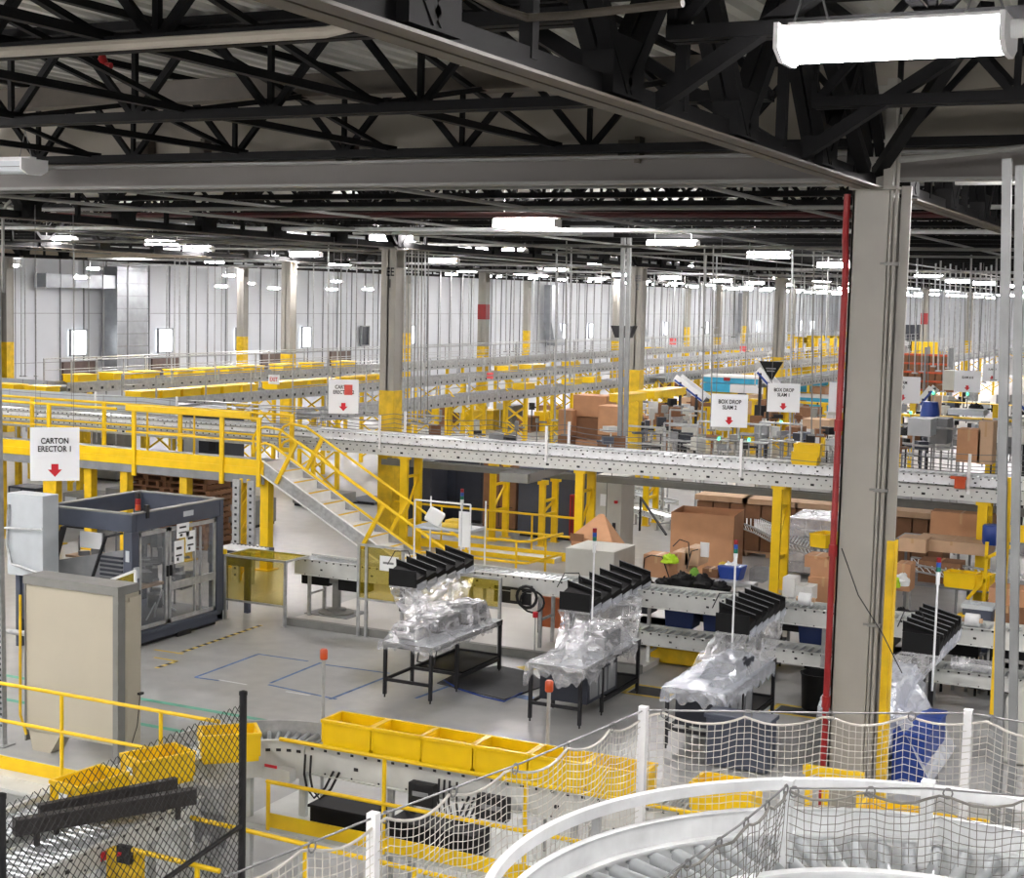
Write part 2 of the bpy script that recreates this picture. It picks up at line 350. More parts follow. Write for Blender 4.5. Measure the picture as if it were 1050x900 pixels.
# ------------------------------------------------------------------ columns
def column(x, y, w=.44, ztop=7.66, zy=3.95, band=None, two=True):
    m = MB(); h = w/2; t = .03
    m.box(x-h, x+h, y-h, y-h+t, zy, ztop); m.box(x-h, x+h, y+h-t, y+h, zy, ztop); m.box(x-t, x+t, y-h, y+h, zy, ztop)
    m.box(x-h-.004, x+h+.004, y-h-.004, y+h+.004, 0, zy, 1)
    m.box(x-h+.02, x+h-.02, y-h+.02, y+h-.02, zy, ztop-.5)
    m.box(x-h*1.25, x+h*1.25, y-h*1.25, y+h*1.25, ztop-.04, ztop, 2)
    if band: m.box(x-h-.01, x+h+.01, y-h-.01, y+h+.01, band, band+.75, 3)
    return struct(m.build('column', ['colgrey', 'yellowdull', 'coltop', 'red'], bevel=.006))
for x, y in ((-20.48, 34.8), (-20.25, 51.9), (-35.05, 51.4), (-49.3, 50.6), (-35, 68.5), (-20.3, 70.3), (-49.5, 68.2), (-34.9, 86), (-20.3, 87.5), (-49.5, 86), (-34.5, 104), (-20.3, 105), (-49.5, 104), (-34.2, 122), (-20.2, 122), (-49.5, 122), (-34.2, 140), (-20.2, 140), (-49.5, 140), (-5.2, 51.5), (-5.2, 70), (-5.2, 88), (-5.2, 105), (-5.2, 140), (-34.2, 158), (-49.5, 158), (-20.2, 158)):
    column(x, y, band=5.3 if (x, y) in ((-35, 68.5), (-20.3, 87.5), (-20.3, 105)) else None)
p = AY(400, 285, 34.56); t = text('column_mark', 'EE\n1', .3, (p.x, 34.56, p.z), 0, 'ink', None); struct(t)
p = AY(654, 290, 51.66); t = text('column_mark', 'EE\n2', .3, (p.x, 51.66, p.z), 0, 'grey', None); struct(t)
# the near column, with pipes and guard
x0 = AY(868.5, 330, 15.6).x; x1 = AY(906, 330, 15.6).x
m = MB(); m.box(x0, x1, 15.6, 15.64, 0, 7.66); m.box(x0, x0+.03, 15.6, 16.05, 0, 7.66); m.box(x1-.05, x1-.02, 15.64, 16.05, 0, 7.66); m.box(x0, x1, 16.02, 16.06, 0, 7.66)
m.box(x1+.1, x1+.2, 15.68, 15.72, 0, 7.7); m.box(x1+.1, x1+.13, 15.72, 16.05, 0, 7.7); m.box(x1-.03, x1+.12, 15.9, 16.0, 0, 7.6)
m.box(x0-.02, x1+.1, 15.5, 16.2, 7.655, 7.69)
m.box(x0+.12, x1+.02, 15.62, 15.66, 7.69, 8.7); m.box(x1-.05, x1+.05, 15.5, 15.66, 7.69, 8.75)
for k in range(3): m.box(x0+.02+.05*k, x1, 15.52, 15.62, 7.92+.2*k, 7.95+.2*k)
colm = struct(m.build('column', 'colgrey', bevel=.005))
g = MB(); g.box(x1+.135, x1+.205, 15.63, 15.675, 0, 4.1); g.box(x1+.2, x1+.215, 15.675, 15.8, 0, 4.1); g.build('corner_guard', 'yellowdull', colm)
for dx, r in ((.022, .017), (.07, .02)):
    g = MB(); g.tube([(x1+dx, 15.62, .1), (x1+dx, 15.62, 8.4)], r, 10); g.build('conduit', 'colgrey', colm, True)
for z in (3.2, 4.6, 6.9):
    g = MB(); g.box(x1-.02, x1+.12, 15.58, 15.64, z, z+.035); g.tube([(x1-.06, 15.59, z+.02), (x1+.1, 15.59, z+.02)], .012, 6); g.build('conduit_clamp', 'gframe', colm)
g = MB(); g.tube([(x0-.032, 15.57, 0), (x0-.032, 15.57, 6.9), (x0-.07, 15.66, 7.15), (x0-.07, 15.66, 7.62)], .034, 12)
for z in (2.3, 3.9, 5.2): g.lathe((x0-.032, 15.57, z), [(.046, 0), (.046, .12)], 12)
rp = tag(g.build('sprinkler_pipe', 'red', None, True), 'tall red sprinkler pipe running up the left edge of the near column', 'pipe')
g = MB(); g.box(x0-.12, x0-.005, 15.55, 15.64, 5.05, 5.12); g.build('bracket', 'galv', rp)
g = MB(); g.tube([AY(863, 562, 15.4), AY(880, 610, 15.35), AY(905, 650, 15.4), AY(925, 690, 15.3)], .006, 5); tag(g.build('cable', 'dark'), 'thin dark cable crossing the face of the near column', 'cable')
# ------------------------------------------------------------------ lamps
def near_lamp(name, label, loc, L=1.32, lit=True, group=None):
    t = thing(name, label, 'lamp', loc, group)
    d = 'lamp' if lit else 'lampoff'
    X, Y, Z = loc
    m = MB(); m.box(X-L/2, X+L/2, Y-.21, Y+.21, Z+.1, Z+.13); m.box(X-L/2, X+L/2, Y-.06, Y+.06, Z+.12, Z+.17); m.build('housing', 'white', t, bevel=.006)
    for s in (-1, 1):
        m = MB(); a, b2 = (Y-.22, Y-.006) if s < 0 else (Y+.006, Y+.22)
        m.prism([(a, Z+.1), (a+.01, Z+.03), (a+.05, Z-.02), ((a+b2)/2, Z-.035), (b2-.03, Z-.025), (b2, Z+.02), (b2, Z+.1)], 0, X-L/2+.012, X+L/2-.012); m.build('diffuser', d, t)
        m = MB(); q = X+s*(L/2+.012); m.prism([(Y-.24, Z+.14), (Y-.24, Z+.0), (Y-.12, Z-.06), (Y+.12, Z-.06), (Y+.24, Z+.0), (Y+.24, Z+.14)], 0, q-.014, q+.014); m.build('end_cap', 'white', t)
        m = MB(); q = X+s*L*.4; m.tube([(q-.1, Y, Z+.17), (q, Y, Z+.5), (q, Y, 9.17)], .007, 5); m.tube([(q+.1, Y, Z+.17), (q, Y, Z+.5)], .007, 5); m.build('hanger', 'wire', t)
    m = MB(); m.box(X-L/2+.02, X+L/2-.02, Y-.226, Y-.221, Z+.028, Z+.036); m.build('lens_trim', 'gframe', t)
    return t
nl = near_lamp('ceiling_lamp', 'big bright twin-lens ceiling lamp, the nearest, above the red-piped column', (-1.9, 8.6, 7.9), L=1.18)
m = MB(); m.tube([(-1.9+.6, 8.6, 7.98), (-1.9+.7, 8.6, 7.98)], .05, 12); m.lathe((-1.9+.78, 8.6, 7.93), [(.05, 0), (.09, .02), (.09, .09), (.05, .12)], 14); m.build('sensor', 'white', nl, True)
near_lamp('ceiling_lamp', 'unlit grey ceiling lamp cut by the left edge just before the sheet beam', (-14.9, 15.1, 7.95), lit=False)
lm = MB(); lm.box(-.7, .7, -.07, .07, .1, .15); lm.box(-.66, .66, -.16, .16, -.04, .1, 1)
for s in (-1, 1): lm.box(s*.67-.012, s*.67+.012, -.17, .17, -.045, .12); lm.tube([(s*.5, 0, .14), (s*.5, 0, 1.28)], .008, 4)
lamp0 = lm.build('row_lamp', ['white', 'lampfar'])
LAMPS = [(60, 247), (51, 251), (169, 250), (172, 259), (202, 256), (127, 262), (14, 273), (97, 276), (84, 285), (236, 283), (346, 289), (228, 294), (256, 291), (282, 296), (341, 297), (378, 297), (221, 269), (273, 265), (314, 262), (350, 271), (423, 276), (404, 246), (455, 268), (540, 231), (520, 259), (480, 278), (539, 281), (620, 270), (690, 252), (789, 263), (698, 275), (758, 281), (805, 285), (857, 273), (952, 285), (982, 289)]
NAMED = {(540, 231): 'bright ceiling lamp hanging alone before the grey box unit, over the hall centre', (690, 252): 'bright ceiling lamp left of the near column, largest of its row', (169, 250): 'bright ceiling lamp under the beige duct, largest on the left side', (789, 263): 'bright ceiling lamp second left of the red-piped column', (520, 259): 'bright ceiling lamp just below and left of the lone central lamp'}
pos = []
for q in LAMPS:
    p = G(q[0], q[1], 7.9); X, Y = p.x, p.y
    if Y > 95 and X > -50: X, Y = X*.8, Y*.8
    pos.append((X, Y, NAMED.get(q)) if X > -57 else (AX(q[0], q[1], -54.5).x, AX(q[0], q[1], -54.5).y, None, AX(q[0], q[1], -54.5).z))
for x in (-14.6, -24.6, -34.6, -43.8, -53):
    y = 76.0 if x > -50 else 100.0
    while y < 232:
        if all(math.hypot(x-a, y-b2) > 5 for a, b2, *_ in pos): pos.append((x+R_.uniform(-.4, .4), y+R_.uniform(-.8, .8), None))
        y += 9.2 if x > -50 else 6.5  # wall-side row packed closer: extra lamps added to brighten the wall
for y in range(60, 235, 9): pos.append((-6.2, y+.5, None))
for x, y in ((-1.9, 18.5), (8, 8.6), (8, 18.5), (8, 28.5), (-1.9, -1), (8, -1), (-21, -3), (-14.5, 3.5), (-14.5, 9.6), (-24.5, 4), (-24.5, 12), (-24.5, 19.5), (-19.5, 12.5), (2.5, 21), (-34.5, 12), (-34.5, 20), (-34.5, 28), (-5, .5), (17, 8.6), (17, 18.5), (17, 28.5), (8, -9), (-21, 4), (-30, 4), (-30, 12), (-40, 14), (-27, 22)): pos.append((x, y, None))  # out-of-view lamps, many of them added to brighten the near bays
for i, (x, y, lb, *zz) in enumerate(pos):
    if i == 0: o = lamp0
    else: o = lamp0.copy(); C.objects.link(o)
    o.location = (x, y, zz[0] if zz else 7.9)
    if zz: o.scale = (.62, .8, .62)
    tag(o, lb or 'slim white glowing lamp in the long roof rows, some added for light', 'lamp', 'rows of hanging ceiling lamps')
# ------------------------------------------------------------------ pipes and ducts under the roof
def pipe(name, label, pts, r, mt, cat='pipe', group=None, n=8):
    m = MB(); m.tube(pts, r, n); return tag(m.build(name, mt, None, True), label, cat, group)
a, b2 = G(-20, 54, 8.02), G(352, 33, 8.02); yy = (a.y+b2.y)/2
pipe('conduit_pipe', 'thick beige pipe running across top left under the roof joists', [(a.x, yy, 8.02), (b2.x-.1, yy, 8.02), (b2.x+.12, yy+.03, 8.06), (b2.x+.2, yy+.1, 8.2), (b2.x+.2, yy+.1, 8.6)], .035, 'curtain')
pipe('conduit_pipe', 'thin curved conduit below the girder at top centre', [G(480, -8, 7.95), G(510, 8, 7.95), G(540, 18, 7.95), G(580, 16, 7.95), G(700, 3, 7.95)], .022, 'chord')
pipe('conduit_pipe', 'thin grey conduit line right of the near column top', [AY(862, 107, 13), AY(1060, 89, 13)], .025, 'chord')
pipe('conduit_pipe', 'pale strut running right from the near column head', [AY(922, 164, 15.3), AY(1060, 150, 15.3)], .03, 'gframe')
for q, w in (((1033, 163, 1026, 742), .07), ((1046, 170, 1041, 742), .065)):
    a, b2 = AY(q[0], q[1], 12.6), AY(q[2], q[3], 12.6)
    m = MB(); m.bar(a, b2-Vector((0, 0, .4)), w, w); m.bar((b2.x, b2.y, 0), b2-Vector((0, 0, .4)), w, w); tag(m.build('support_post', 'postgrey'), ('left' if q[0] < 1040 else 'right')+' one of two tall grey posts near the right edge', 'post')
m = MB(); p = AY(1033, 500, 12.7); m.box(p.x-.045, p.x+.03, 12.72, 12.76, 3.2, 5.15); tag(m.build('post_guard', 'yellowdull'), 'narrow yellow guard strip between the two tall grey posts', 'guard')
a = AY(2, 230, 20.6); m = MB(); m.box(-20.3, -20.23, 0, 0, 0, 0); m = MB(); p = G(3, 764, 0)
m.bar((p.x, p.y, 0), (p.x-.1, p.y, 8.2), .085, .085); m.box(p.x-.12, p.x+.12, p.y-.12, p.y+.12, 0, .02)
for k in range(80): m.cbox((p.x+.012-.0012*k, p.y-.044, .3+k*.08), .03, .006, .035, 1)
tag(m.build('strut_post', ['galv', 'ink']), 'perforated grey strut post standing at the far left edge', 'post')
pipe('hooked_conduit', 'thin grey conduit bent over at its top on the left edge', [AY(3, 300, 22), AY(3, 222, 22), AY(6, 210, 22), AY(14, 203, 22), AY(40, 201, 22)], .03, 'gframe')
pipe('fabric_duct', 'wide beige round duct crossing behind the left lamps', [AY(-30, 256, 55), AY(215, 257, 55)], .33, 'beigeduct', 'duct', n=14)
p = G(131, 229, 7.9); m = MB(); m.box(p.x-.35, p.x+.35, p.y, p.y+60, 7.86, 8.0); tag(m.build('flat_duct', 'duct'), 'long flat grey metal duct receding under the roof above the left lamps', 'duct')
LONG = [(-11, 17.5, 90, 7.95), (-16.2, 17.5, 110, 8.0), (-18.3, 18, 120, 7.9), (-22.5, 18, 120, 8.02), (-27, 18, 110, 7.92), (-31, 20, 120, 8.0), (-38.5, 30, 140, 7.95), (-47, 36, 150, 7.95), (-6.6, 17.5, 90, 7.98)]
for x, y0, y1, z in LONG: pipe('roof_pipe', 'thin grey conduit receding below the dark roof joists of the hall', [(x, y0, z), (x, y1, z)], .03, 'gframe', group='receding roof conduits', n=6)
for y, z, r, mt in ((19.6, 8.03, .03, 'gframe'), (23, 7.95, .035, 'gframe'), (29.4, 7.9, .045, 'galvl'), (37, 7.85, .04, 'gframe'), (44, 7.9, .035, 'gframe'), (56, 7.75, .05, 'galv'), (66, 7.7, .05, 'galv')):
    pipe('cross_pipe', 'thin pale conduit running across the hall under the dark roof joists', [(-57, y, z), (12, y, z)], r, mt, group='crossing roof conduits', n=6)
pipe('sprinkler_main', 'long dark red sprinkler main crossing under the far roof', [(-57, 26.6, 8.05), (12, 26.6, 8.05)], .055, 'maroon')
a = AY(362, 239, 31); b2 = AY(590, 243, 31)
for k in range(4): pipe('conduit_run', 'bright pale conduit in the bank behind the lone central lamp', [(a.x, 31+.12*k, a.z+.01*k), (b2.x, 31+.12*k, a.z+.01*k)], .03, 'galvl', group='bank of pale conduits', n=6)
p = AY(607, 234, 33); m = MB(); m.cbox(p, .85, .6, .36); m.cbox((p.x, p.y-.31, p.z), .7, .02, .26); m.tube([(p.x-.35, 33, p.z+.18), (p.x-.35, 33, 8.3)], .01, 4); m.tube([(p.x+.35, 33, p.z+.18), (p.x+.35, 33, 8.3)], .01, 4); tag(m.build('box_unit', 'grey'), 'grey rectangular box unit hung under the roof, right of the lone central lamp', 'unit')
p = AX(702, 30, -3.72); m = MB(); m.box(p.x-.03, p.x, p.y-.07, p.y+.07, p.z-.14, p.z+.13); m.box(p.x-.034, p.x-.03, p.y-.03, p.y+.06, p.z-.1, p.z+.08, 1); tag(m.build('girder_tag', ['white', 'bluebin']), 'small blue and white tag hung on the steel girder at the top', 'tag')
p = AY(105, 66, 13); m = MB(); m.lathe((p.x, 13, p.z-.09), [(.03, 0), (.06, .03), (.06, .12), (.03, .2)], 10); m.tube([(p.x-.12, 13, p.z), (p.x+.12, 13, p.z-.02)], .035, 8); tag(m.build('pipe_fitting', 'red', None, True), 'dark red pipe fitting among the joists at top left', 'fitting')
# ductwork on the far wall
X = -58.9; p = AX(131, 300, X); q = AX(131, 380, X); y0, y1 = AX(116, 330, X).y, AX(147, 330, X).y
t = thing('wall_duct', 'tall pale sheet-metal duct standing against the far left wall', 'duct', (X, (y0+y1)/2, 0))
m = MB(); m.box(X-.8, X+.3, y0, y1, 1.4, 7.6); m.build('trunk', 'duct', t)
m = MB()
for k in range(9): m.box(X+.29, X+.34, y0-.03, y1+.03, 1.6+.72*k, 1.66+.72*k)
m.box(X+.29, X+.33, y0+(y1-y0)*.33, y0+(y1-y0)*.33+.05, 1.4, 7.6); m.build('flange', 'grey', t)
m = MB(); ya = AX(44, 295, X).y; m.box(X-.6, X+.2, ya, y0, 6.35, 7.1)
for k in range(5): m.box(X+.19, X+.23, ya+(y0-ya)*k/5, ya+(y0-ya)*k/5+.06, 6.3, 7.15)
m.build('branch', 'duct', t)
for px in (566, 655, 762):
    y = AX(px, 330, X).y; t = thing('wall_duct', 'pale duct with a slanted foot on the far wall, %s' % {566: 'behind the painted column row', 655: 'nearer the hall centre', 762: 'furthest right'}[px], 'duct', (X, y, 0))
    m = MB(); m.box(X-.5, X+.3, y-.8, y+.8, 4.2, 7.6); m.build('trunk', 'duct', t); m = MB(); m.hexa([(X-.5, y+.2, 2), (X+.3, y+.2, 2), (X+.3, y+2.6, 2), (X-.5, y+2.6, 2), (X-.5, y-.8, 4.2), (X+.3, y-.8, 4.2), (X+.3, y+.8, 4.2), (X-.5, y+.8, 4.2)]); m.build('slanted_foot', 'duct', t)
# ================================================================== storage totes
def tote(label, loc, rz=0, group='yellow totes', L=.6, W=.4, Ht=.29):
    t = thing('storage_tote', label, 'tote', (0, 0, 0), group); b = 1-.085; m = MB()
    def ring(a, c, z): return [(-a, -c, z), (a, -c, z), (a, c, z), (-a, c, z)]
    rs = [ring(L/2*b, W/2*b, 0), ring(L/2-.018, W/2-.018, Ht), ring(L/2-.034, W/2-.034, Ht), ring(L/2*b-.014, W/2*b-.014, .012)]
    for r in rs: m.v += r
    for k in range(3):
        for i in range(4): j = (i+1) % 4; m.face([4*k+i, 4*k+j, 4*k+4+j, 4*k+4+i])
    m.face([3, 2, 1, 0]); m.face([12, 13, 14, 15])
    for s in (-1, 1):
        for q in (-.47, .47): m.box(L*q-.01, L*q+.01, s*(W/2*.95-.012), s*(W/2-.012), .05, Ht-.03)
    m.build('body', 'tote', t)
    m = MB(); a, c = L/2, W/2
    for s in (-1, 1):
        m.box(-a, a, s*c-.02 if s > 0 else -c, c if s > 0 else -c+.02, Ht-.035, Ht); m.box(s*a-.02 if s > 0 else -a, a if s > 0 else -a+.02, -c+.02, c-.02, Ht-.035, Ht)
        m.box(s*(a+.006)-.008, s*(a+.006)+.008, -.09, .09, Ht-.075, Ht-.03)
    m.build('rim', 'tote', t, bevel=.004)
    t.location = loc; t.rotation_euler = (0, 0, rz); return t
ZR = 1.8
t0 = tote('yellow tote first from the left in the nested row on the middle conveyor', (-8.17, 13.28, ZR+.005), 0)
for k, (X, w) in enumerate(((-7.57, 'second'), (-7.0, 'third'), (-6.4, 'fourth'), (-5.8, 'fifth'), (-5.2, 'last, under the white net,'))):
    dup(t0, (X, 13.28, ZR+.005), 0, 'yellow tote %s in the nested row on the middle conveyor' % w)
dup(t0, (-4.15, 13.27, ZR+.005), 0, 'yellow tote alone behind the galvanised curved rail, left of the near column')
dup(t0, (-2.62, 13.27, ZR+.005), 0, 'small yellow tote corner showing under the curved rail, right of the near column')
dup(t0, (-2.1, 13.2, ZR+.005), .1, 'yellow tote showing under the curved rail nearest the right edge')
for q, rz, lb in (((92, 811), 1.45, 'yellow tote nearest the dark guard bars at the lower left corner'), ((162, 786), 1.2, 'open yellow tote second from the lower left, behind the chain-link fence'), ((235, 762), .75, 'yellow tote behind the tall black fence post on the conveyor bend')):
    p = G(q[0], q[1], ZR+.15); o = dup(t0, (p.x, p.y, ZR+.005), rz, lb)
    m = MB(); m.box(.297, .303, -.06, .05, .13, .2); c = m.build('label_tag', 'paper'); c.parent = o; c.location = (0, 0, 0); c.rotation_euler = (0, 0, PI)
# ================================================================== conveyors
def conveyor(name, label, p, q, w, z, depth=.2, pitch=.1, legs=(), zfloor=0, group=None, legm='galv', holes=True, rails=True, rr=.024, railm='rail', guard=0, far=False):
    """straight roller bed from p to q (x, y), top of the rollers at z"""
    p = Vector((p[0], p[1], 0)); q = Vector((q[0], q[1], 0)); d = (q-p); L = d.length; d.normalize(); n = Vector((-d.y, d.x, 0)); ang = math.atan2(d.y, d.x)
    t = thing(name, label, 'conveyor', ((p.x+q.x)/2, (p.y+q.y)/2, zfloor), group); up = Vector((0, 0, 1))
    if rails:
        for s in (-1, 1):
            m = MB(); o = n*(s*w/2)
            m.bar(p+o+up*(z+.03-depth/2), q+o+up*(z+.03-depth/2), .012, depth)
            m.bar(p+o+n*(s*.02)+up*(z+.024), q+o+n*(s*.02)+up*(z+.024), .045, .012); m.bar(p+o+n*(s*.02)+up*(z+.036-depth), q+o+n*(s*.02)+up*(z+.036-depth), .045, .012)
            if holes:
                k = int(L/.16)
                for i in range(k):
                    c = p+d*((i+.5)*L/k)+o+n*(s*.0085); m.rbox(c+up*(z-.005), .035, .004, .03, ang, 1)
                    if i % 2: m.rbox(c+up*(z+.05-depth), .02, .004, .02, ang, 1)
                    if i % 7 == 3: m.rbox(c+up*(z+.02-depth*.55)+d*.05, .05, .005, .035, ang, 1)
            m.build('side_rail', [railm, 'ink'], t)
    m = MB(); k = max(1, int(L/pitch))
    for i in range(k):
        c = p+d*((i+.5)*L/k)+up*(z-rr); m.tube([c-n*(w/2-.01), c+n*(w/2-.01)], rr, 5 if far else 8)
    m.build('roller_bed', 'roller', t, True)
    for f in legs:
        for s in (-1, 1):
            m = MB(); c = p+d*(L*f)+n*(s*(w/2-.03)); m.bar(c+up*zfloor, c+up*(z-depth+.02), .06, .05); m.cbox(c+up*(zfloor+.008), .12, .12, .016); m.build('leg', legm, t)
        m = MB(); c = p+d*(L*f); m.bar(c-n*(w/2-.05)+up*(zfloor+(z-zfloor)*.45), c+n*(w/2-.05)+up*(zfloor+(z-zfloor)*.45), .04, .04); m.build('cross_bar', legm, t)
    return t
def arc(c, r, a0, a1, n, z): return [Vector((c[0]+r*math.cos(a0+(a1-a0)*i/n), c[1]+r*math.sin(a0+(a1-a0)*i/n), z)) for i in range(n+1)]
def plate_arc(m, c, r, a0, a1, n, z0, z1, t=.01, mi=0):
    A = arc(c, r, a0, a1, n, 0)
    B = arc(c, r+t, a0, a1, n, 0)
    for i in range(n):
        p, q, p2, q2 = A[i], A[i+1], B[i], B[i+1]
        m.hexa([(p.x, p.y, z0), (p2.x, p2.y, z0), (q2.x, q2.y, z0), (q.x, q.y, z0), (p.x, p.y, z1), (p2.x, p2.y, z1), (q2.x, q2.y, z1), (q.x, q.y, z1)], mi)
# ---- galvanised curve beside the camera
CC = (-.985, 5.46); A0, A1 = math.radians(-35), math.radians(205)
t = thing('curved_conveyor', 'galvanised curved roller conveyor at the lower right corner', 'conveyor', (CC[0], CC[1], 0))
m = MB(); plate_arc(m, CC, 1.515, A0, A1, 60, 3.92, 4.18, .012); plate_arc(m, CC, 1.475, A0, A1, 60, 4.068, 4.08, .05); plate_arc(m, CC, 1.515, A0, A1, 60, 4.172, 4.184, .035); m.build('outer_guard', 'galvl', t, True)
m = MB(); plate_arc(m, CC, 1.0, A0, A1, 50, 3.95, 4.085, .012); plate_arc(m, CC, .985, A0, A1, 50, 4.08, 4.092, .05); m.build('lane_divider', 'galvl', t, True)
m = MB(); plate_arc(m, CC, .45, A0, A1, 40, 3.95, 4.1, .012); m.build('inner_guard', 'galvl', t, True)
n = 50
for i in range(n):
    a = A0+(A1-A0)*(i+.5)/n; c, s = math.cos(a), math.sin(a)
    m = MB(); P = lambda r: (CC[0]+r*c, CC[1]+r*s, 4.035); m.tube([P(1.03), P(1.47)], .031, 12); m.tube([P(1.015), P(1.512)], .008, 6); m.build('roller', 'roller', t, True)
    if i % 2 == 0:
        m = MB(); m.tube([P(.47), P(.98)], .027, 10); m.build('roller', 'roller', t, True)
for deg in (20, 75, 130, 185):
    a = math.radians(deg); m = MB(); x, y = CC[0]+1.25*math.cos(a), CC[1]+1.25*math.sin(a); m.bar((x, y, 0), (x, y, 3.95), .08, .08); m.bar((CC[0]+.45*math.cos(a), CC[1]+.45*math.sin(a), 3.94), (CC[0]+1.52*math.cos(a), CC[1]+1.52*math.sin(a), 3.94), .06, .05); m.build('leg', 'galv', t)
t = thing('curved_guard_rail', 'bright galvanised curved rail sweeping above the lower right conveyor', 'rail', (CC[0], CC[1], 0))
m = MB(); CR = (-.96, 5.47); plate_arc(m, CR, 1.575, A0, A1, 70, 4.255, 4.305, .035); m.build('rail_bar', 'galvl', t, True)
for deg in (30, 100, 160):
    a = math.radians(deg); m = MB(); x, y = CR[0]+1.6*math.cos(a), CR[1]+1.6*math.sin(a); m.bar((x, y, 3.3), (x, y, 4.27), .04, .02); m.build('rail_bracket', 'galv', t)
# ---- cargo nets
def net(label, tops, drop, cell=.036, r=.0022, ring_every=.42, sag=.05, seed=1, posts=(), postz=.9, wire=True, bow=0, postw=.041, dark=False):
    rnd = random.Random(seed); tops = [Vector(p) for p in tops]; seg = [(b-a).length for a, b in zip(tops, tops[1:])]; T = sum(seg)
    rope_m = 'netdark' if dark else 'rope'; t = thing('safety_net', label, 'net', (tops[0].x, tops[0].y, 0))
    def at(s):
        for a, b, l in zip(tops, tops[1:], seg):
            if s <= l: return a+(b-a)*(s/l), (b-a).normalized()
            s -= l
        return tops[-1], (tops[-1]-tops[-2]).normalized()
    nv = max(4, int(T/cell)); nh = max(3, int(drop/cell))
    def P(u, v):
        p, d = at(u*T); ph = (u*T/ring_every) % 1; s = sag*4*ph*(1-ph)
        nn = Vector((-d.y, d.x, 0)); q = p-Vector((0, 0, (s+.015)*(1-.7*v)+v*drop))
        return q+nn*(.018*math.sin(u*T*5+v*2)+bow*math.sin(PI*v))+Vector((.004*math.sin(u*67+v*31), .004*math.cos(u*47+v*43), .006*math.sin(u*T*9+v*11)))
    m = MB()
    for i in range(nv+1): m.tube([P(i/nv, j/6) for j in range(7)], r, 3, caps=False)
    k = nv//2
    for j in range(1, nh+1): m.tube([P(i/k, j/nh) for i in range(k+1)], r, 3, caps=False)
    m.build('mesh', rope_m, t, True)
    m = MB(); k = int(T/.05); m.tube([P(i/k, 0) for i in range(k+1)], .0065, 6); m.build('border_rope', rope_m, t, True)
    if wire: m = MB(); m.tube(tops, .005, 6); m.build('wire', 'wire', t, True)
    k = int(T/ring_every)
    for i in range(k+1):
        p, d = at(min(i*ring_every+.02, T)); nn = Vector((d.x, d.y, 0)).normalized(); m = MB()
        m.tube([p+nn*(.02*math.cos(a))+Vector((0, 0, -.016+.024*math.sin(a))) for a in [2*PI*h/10 for h in range(10)]], .004, 5, closed=True); m.build('ring', 'wire', t, True)
    for p in posts:
        p = Vector(p); m = MB(); m.bar(p+Vector((0, 0, .02)), p-Vector((0, 0, postz)), postw, postw); m.build('net_post', 'white', t)
    return t
zo = 4.45; TP = [G(x, y, zo) for x, y in ((232, 899), (383, 838), (535, 782), (660, 728), (870, 731), (993, 731), (1075, 745))]
net('wide white cargo net on white posts running behind the curved galvanised rail', TP, 1.05, posts=[TP[1], TP[3], TP[5]], postz=1.15, seed=3)
zi = 4.42; q1, q2 = G(808, 799, zi), G(952, 801, zi)
L1 = [G(640, 935, 4.2), G(690, 893, 4.27), G(758, 846, 4.36), G(806, 806, 4.41)]
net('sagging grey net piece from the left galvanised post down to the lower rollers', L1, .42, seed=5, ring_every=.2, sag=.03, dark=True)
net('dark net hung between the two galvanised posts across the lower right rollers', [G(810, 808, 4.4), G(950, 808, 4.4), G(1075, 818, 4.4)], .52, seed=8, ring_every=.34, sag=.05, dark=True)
for q, w in ((q1, 'left'), (q2, 'right')):
    m = MB(); m.bar(q, q-Vector((.01, 0, 1.5)), .05, .05); m.bar(q+Vector((.0, 0, -.01)), q+Vector((0, 0, .004)), .056, .056); tag(m.build('net_post', 'galvl'), 'galvanised net post in front of the curved rollers, %s of the two' % w, 'post')
# ---- chain-link fence on black posts
fa, fb = Vector((-7.3, 7.42, 0)), Vector((-7.45, 10.32, 0)); zt, z0 = 3.05, 1.1
t = thing('chain_link_fence', 'black chain-link fence between two black posts at the lower left', 'fence', (fa.x, fa.y, 0))
m = MB(); L = (fb-fa).length; d = (fb-fa)/L; st = .082; hgt = zt-z0; k = -int(hgt/st)
for i in range(k, int(L/st)+1):
    for sgn in (1, -1):
        a, b2 = i*st, i*st+hgt
        lo, hi = max(0, a), min(L, b2)
        if hi-lo < .02: continue
        za, zb = (lo-a, hi-a) if sgn > 0 else (hgt-(lo-a), hgt-(hi-a))
        m.bar(fa+d*lo+Vector((.003*sgn, 0, z0+za)), fa+d*hi+Vector((.003*sgn, 0, z0+zb)), .0048)
m.build('wire_mesh', 'dark', t)
for p, z in ((fa, 3.1), (fb, 3.12)): m = MB(); m.tube([p, p+Vector((0, 0, z))], .032, 12); m.lathe(p+Vector((0, 0, z)), [(.036, 0), (.036, .03), (.01, .04)], 12); m.build('fence_post', 'dark', t, True)
m = MB(); m.tube([fa+Vector((0, 0, 1.75)), fb+Vector((0, 0, 2.0))], .022, 10); m.build('brace_rail', 'dark', t, True)
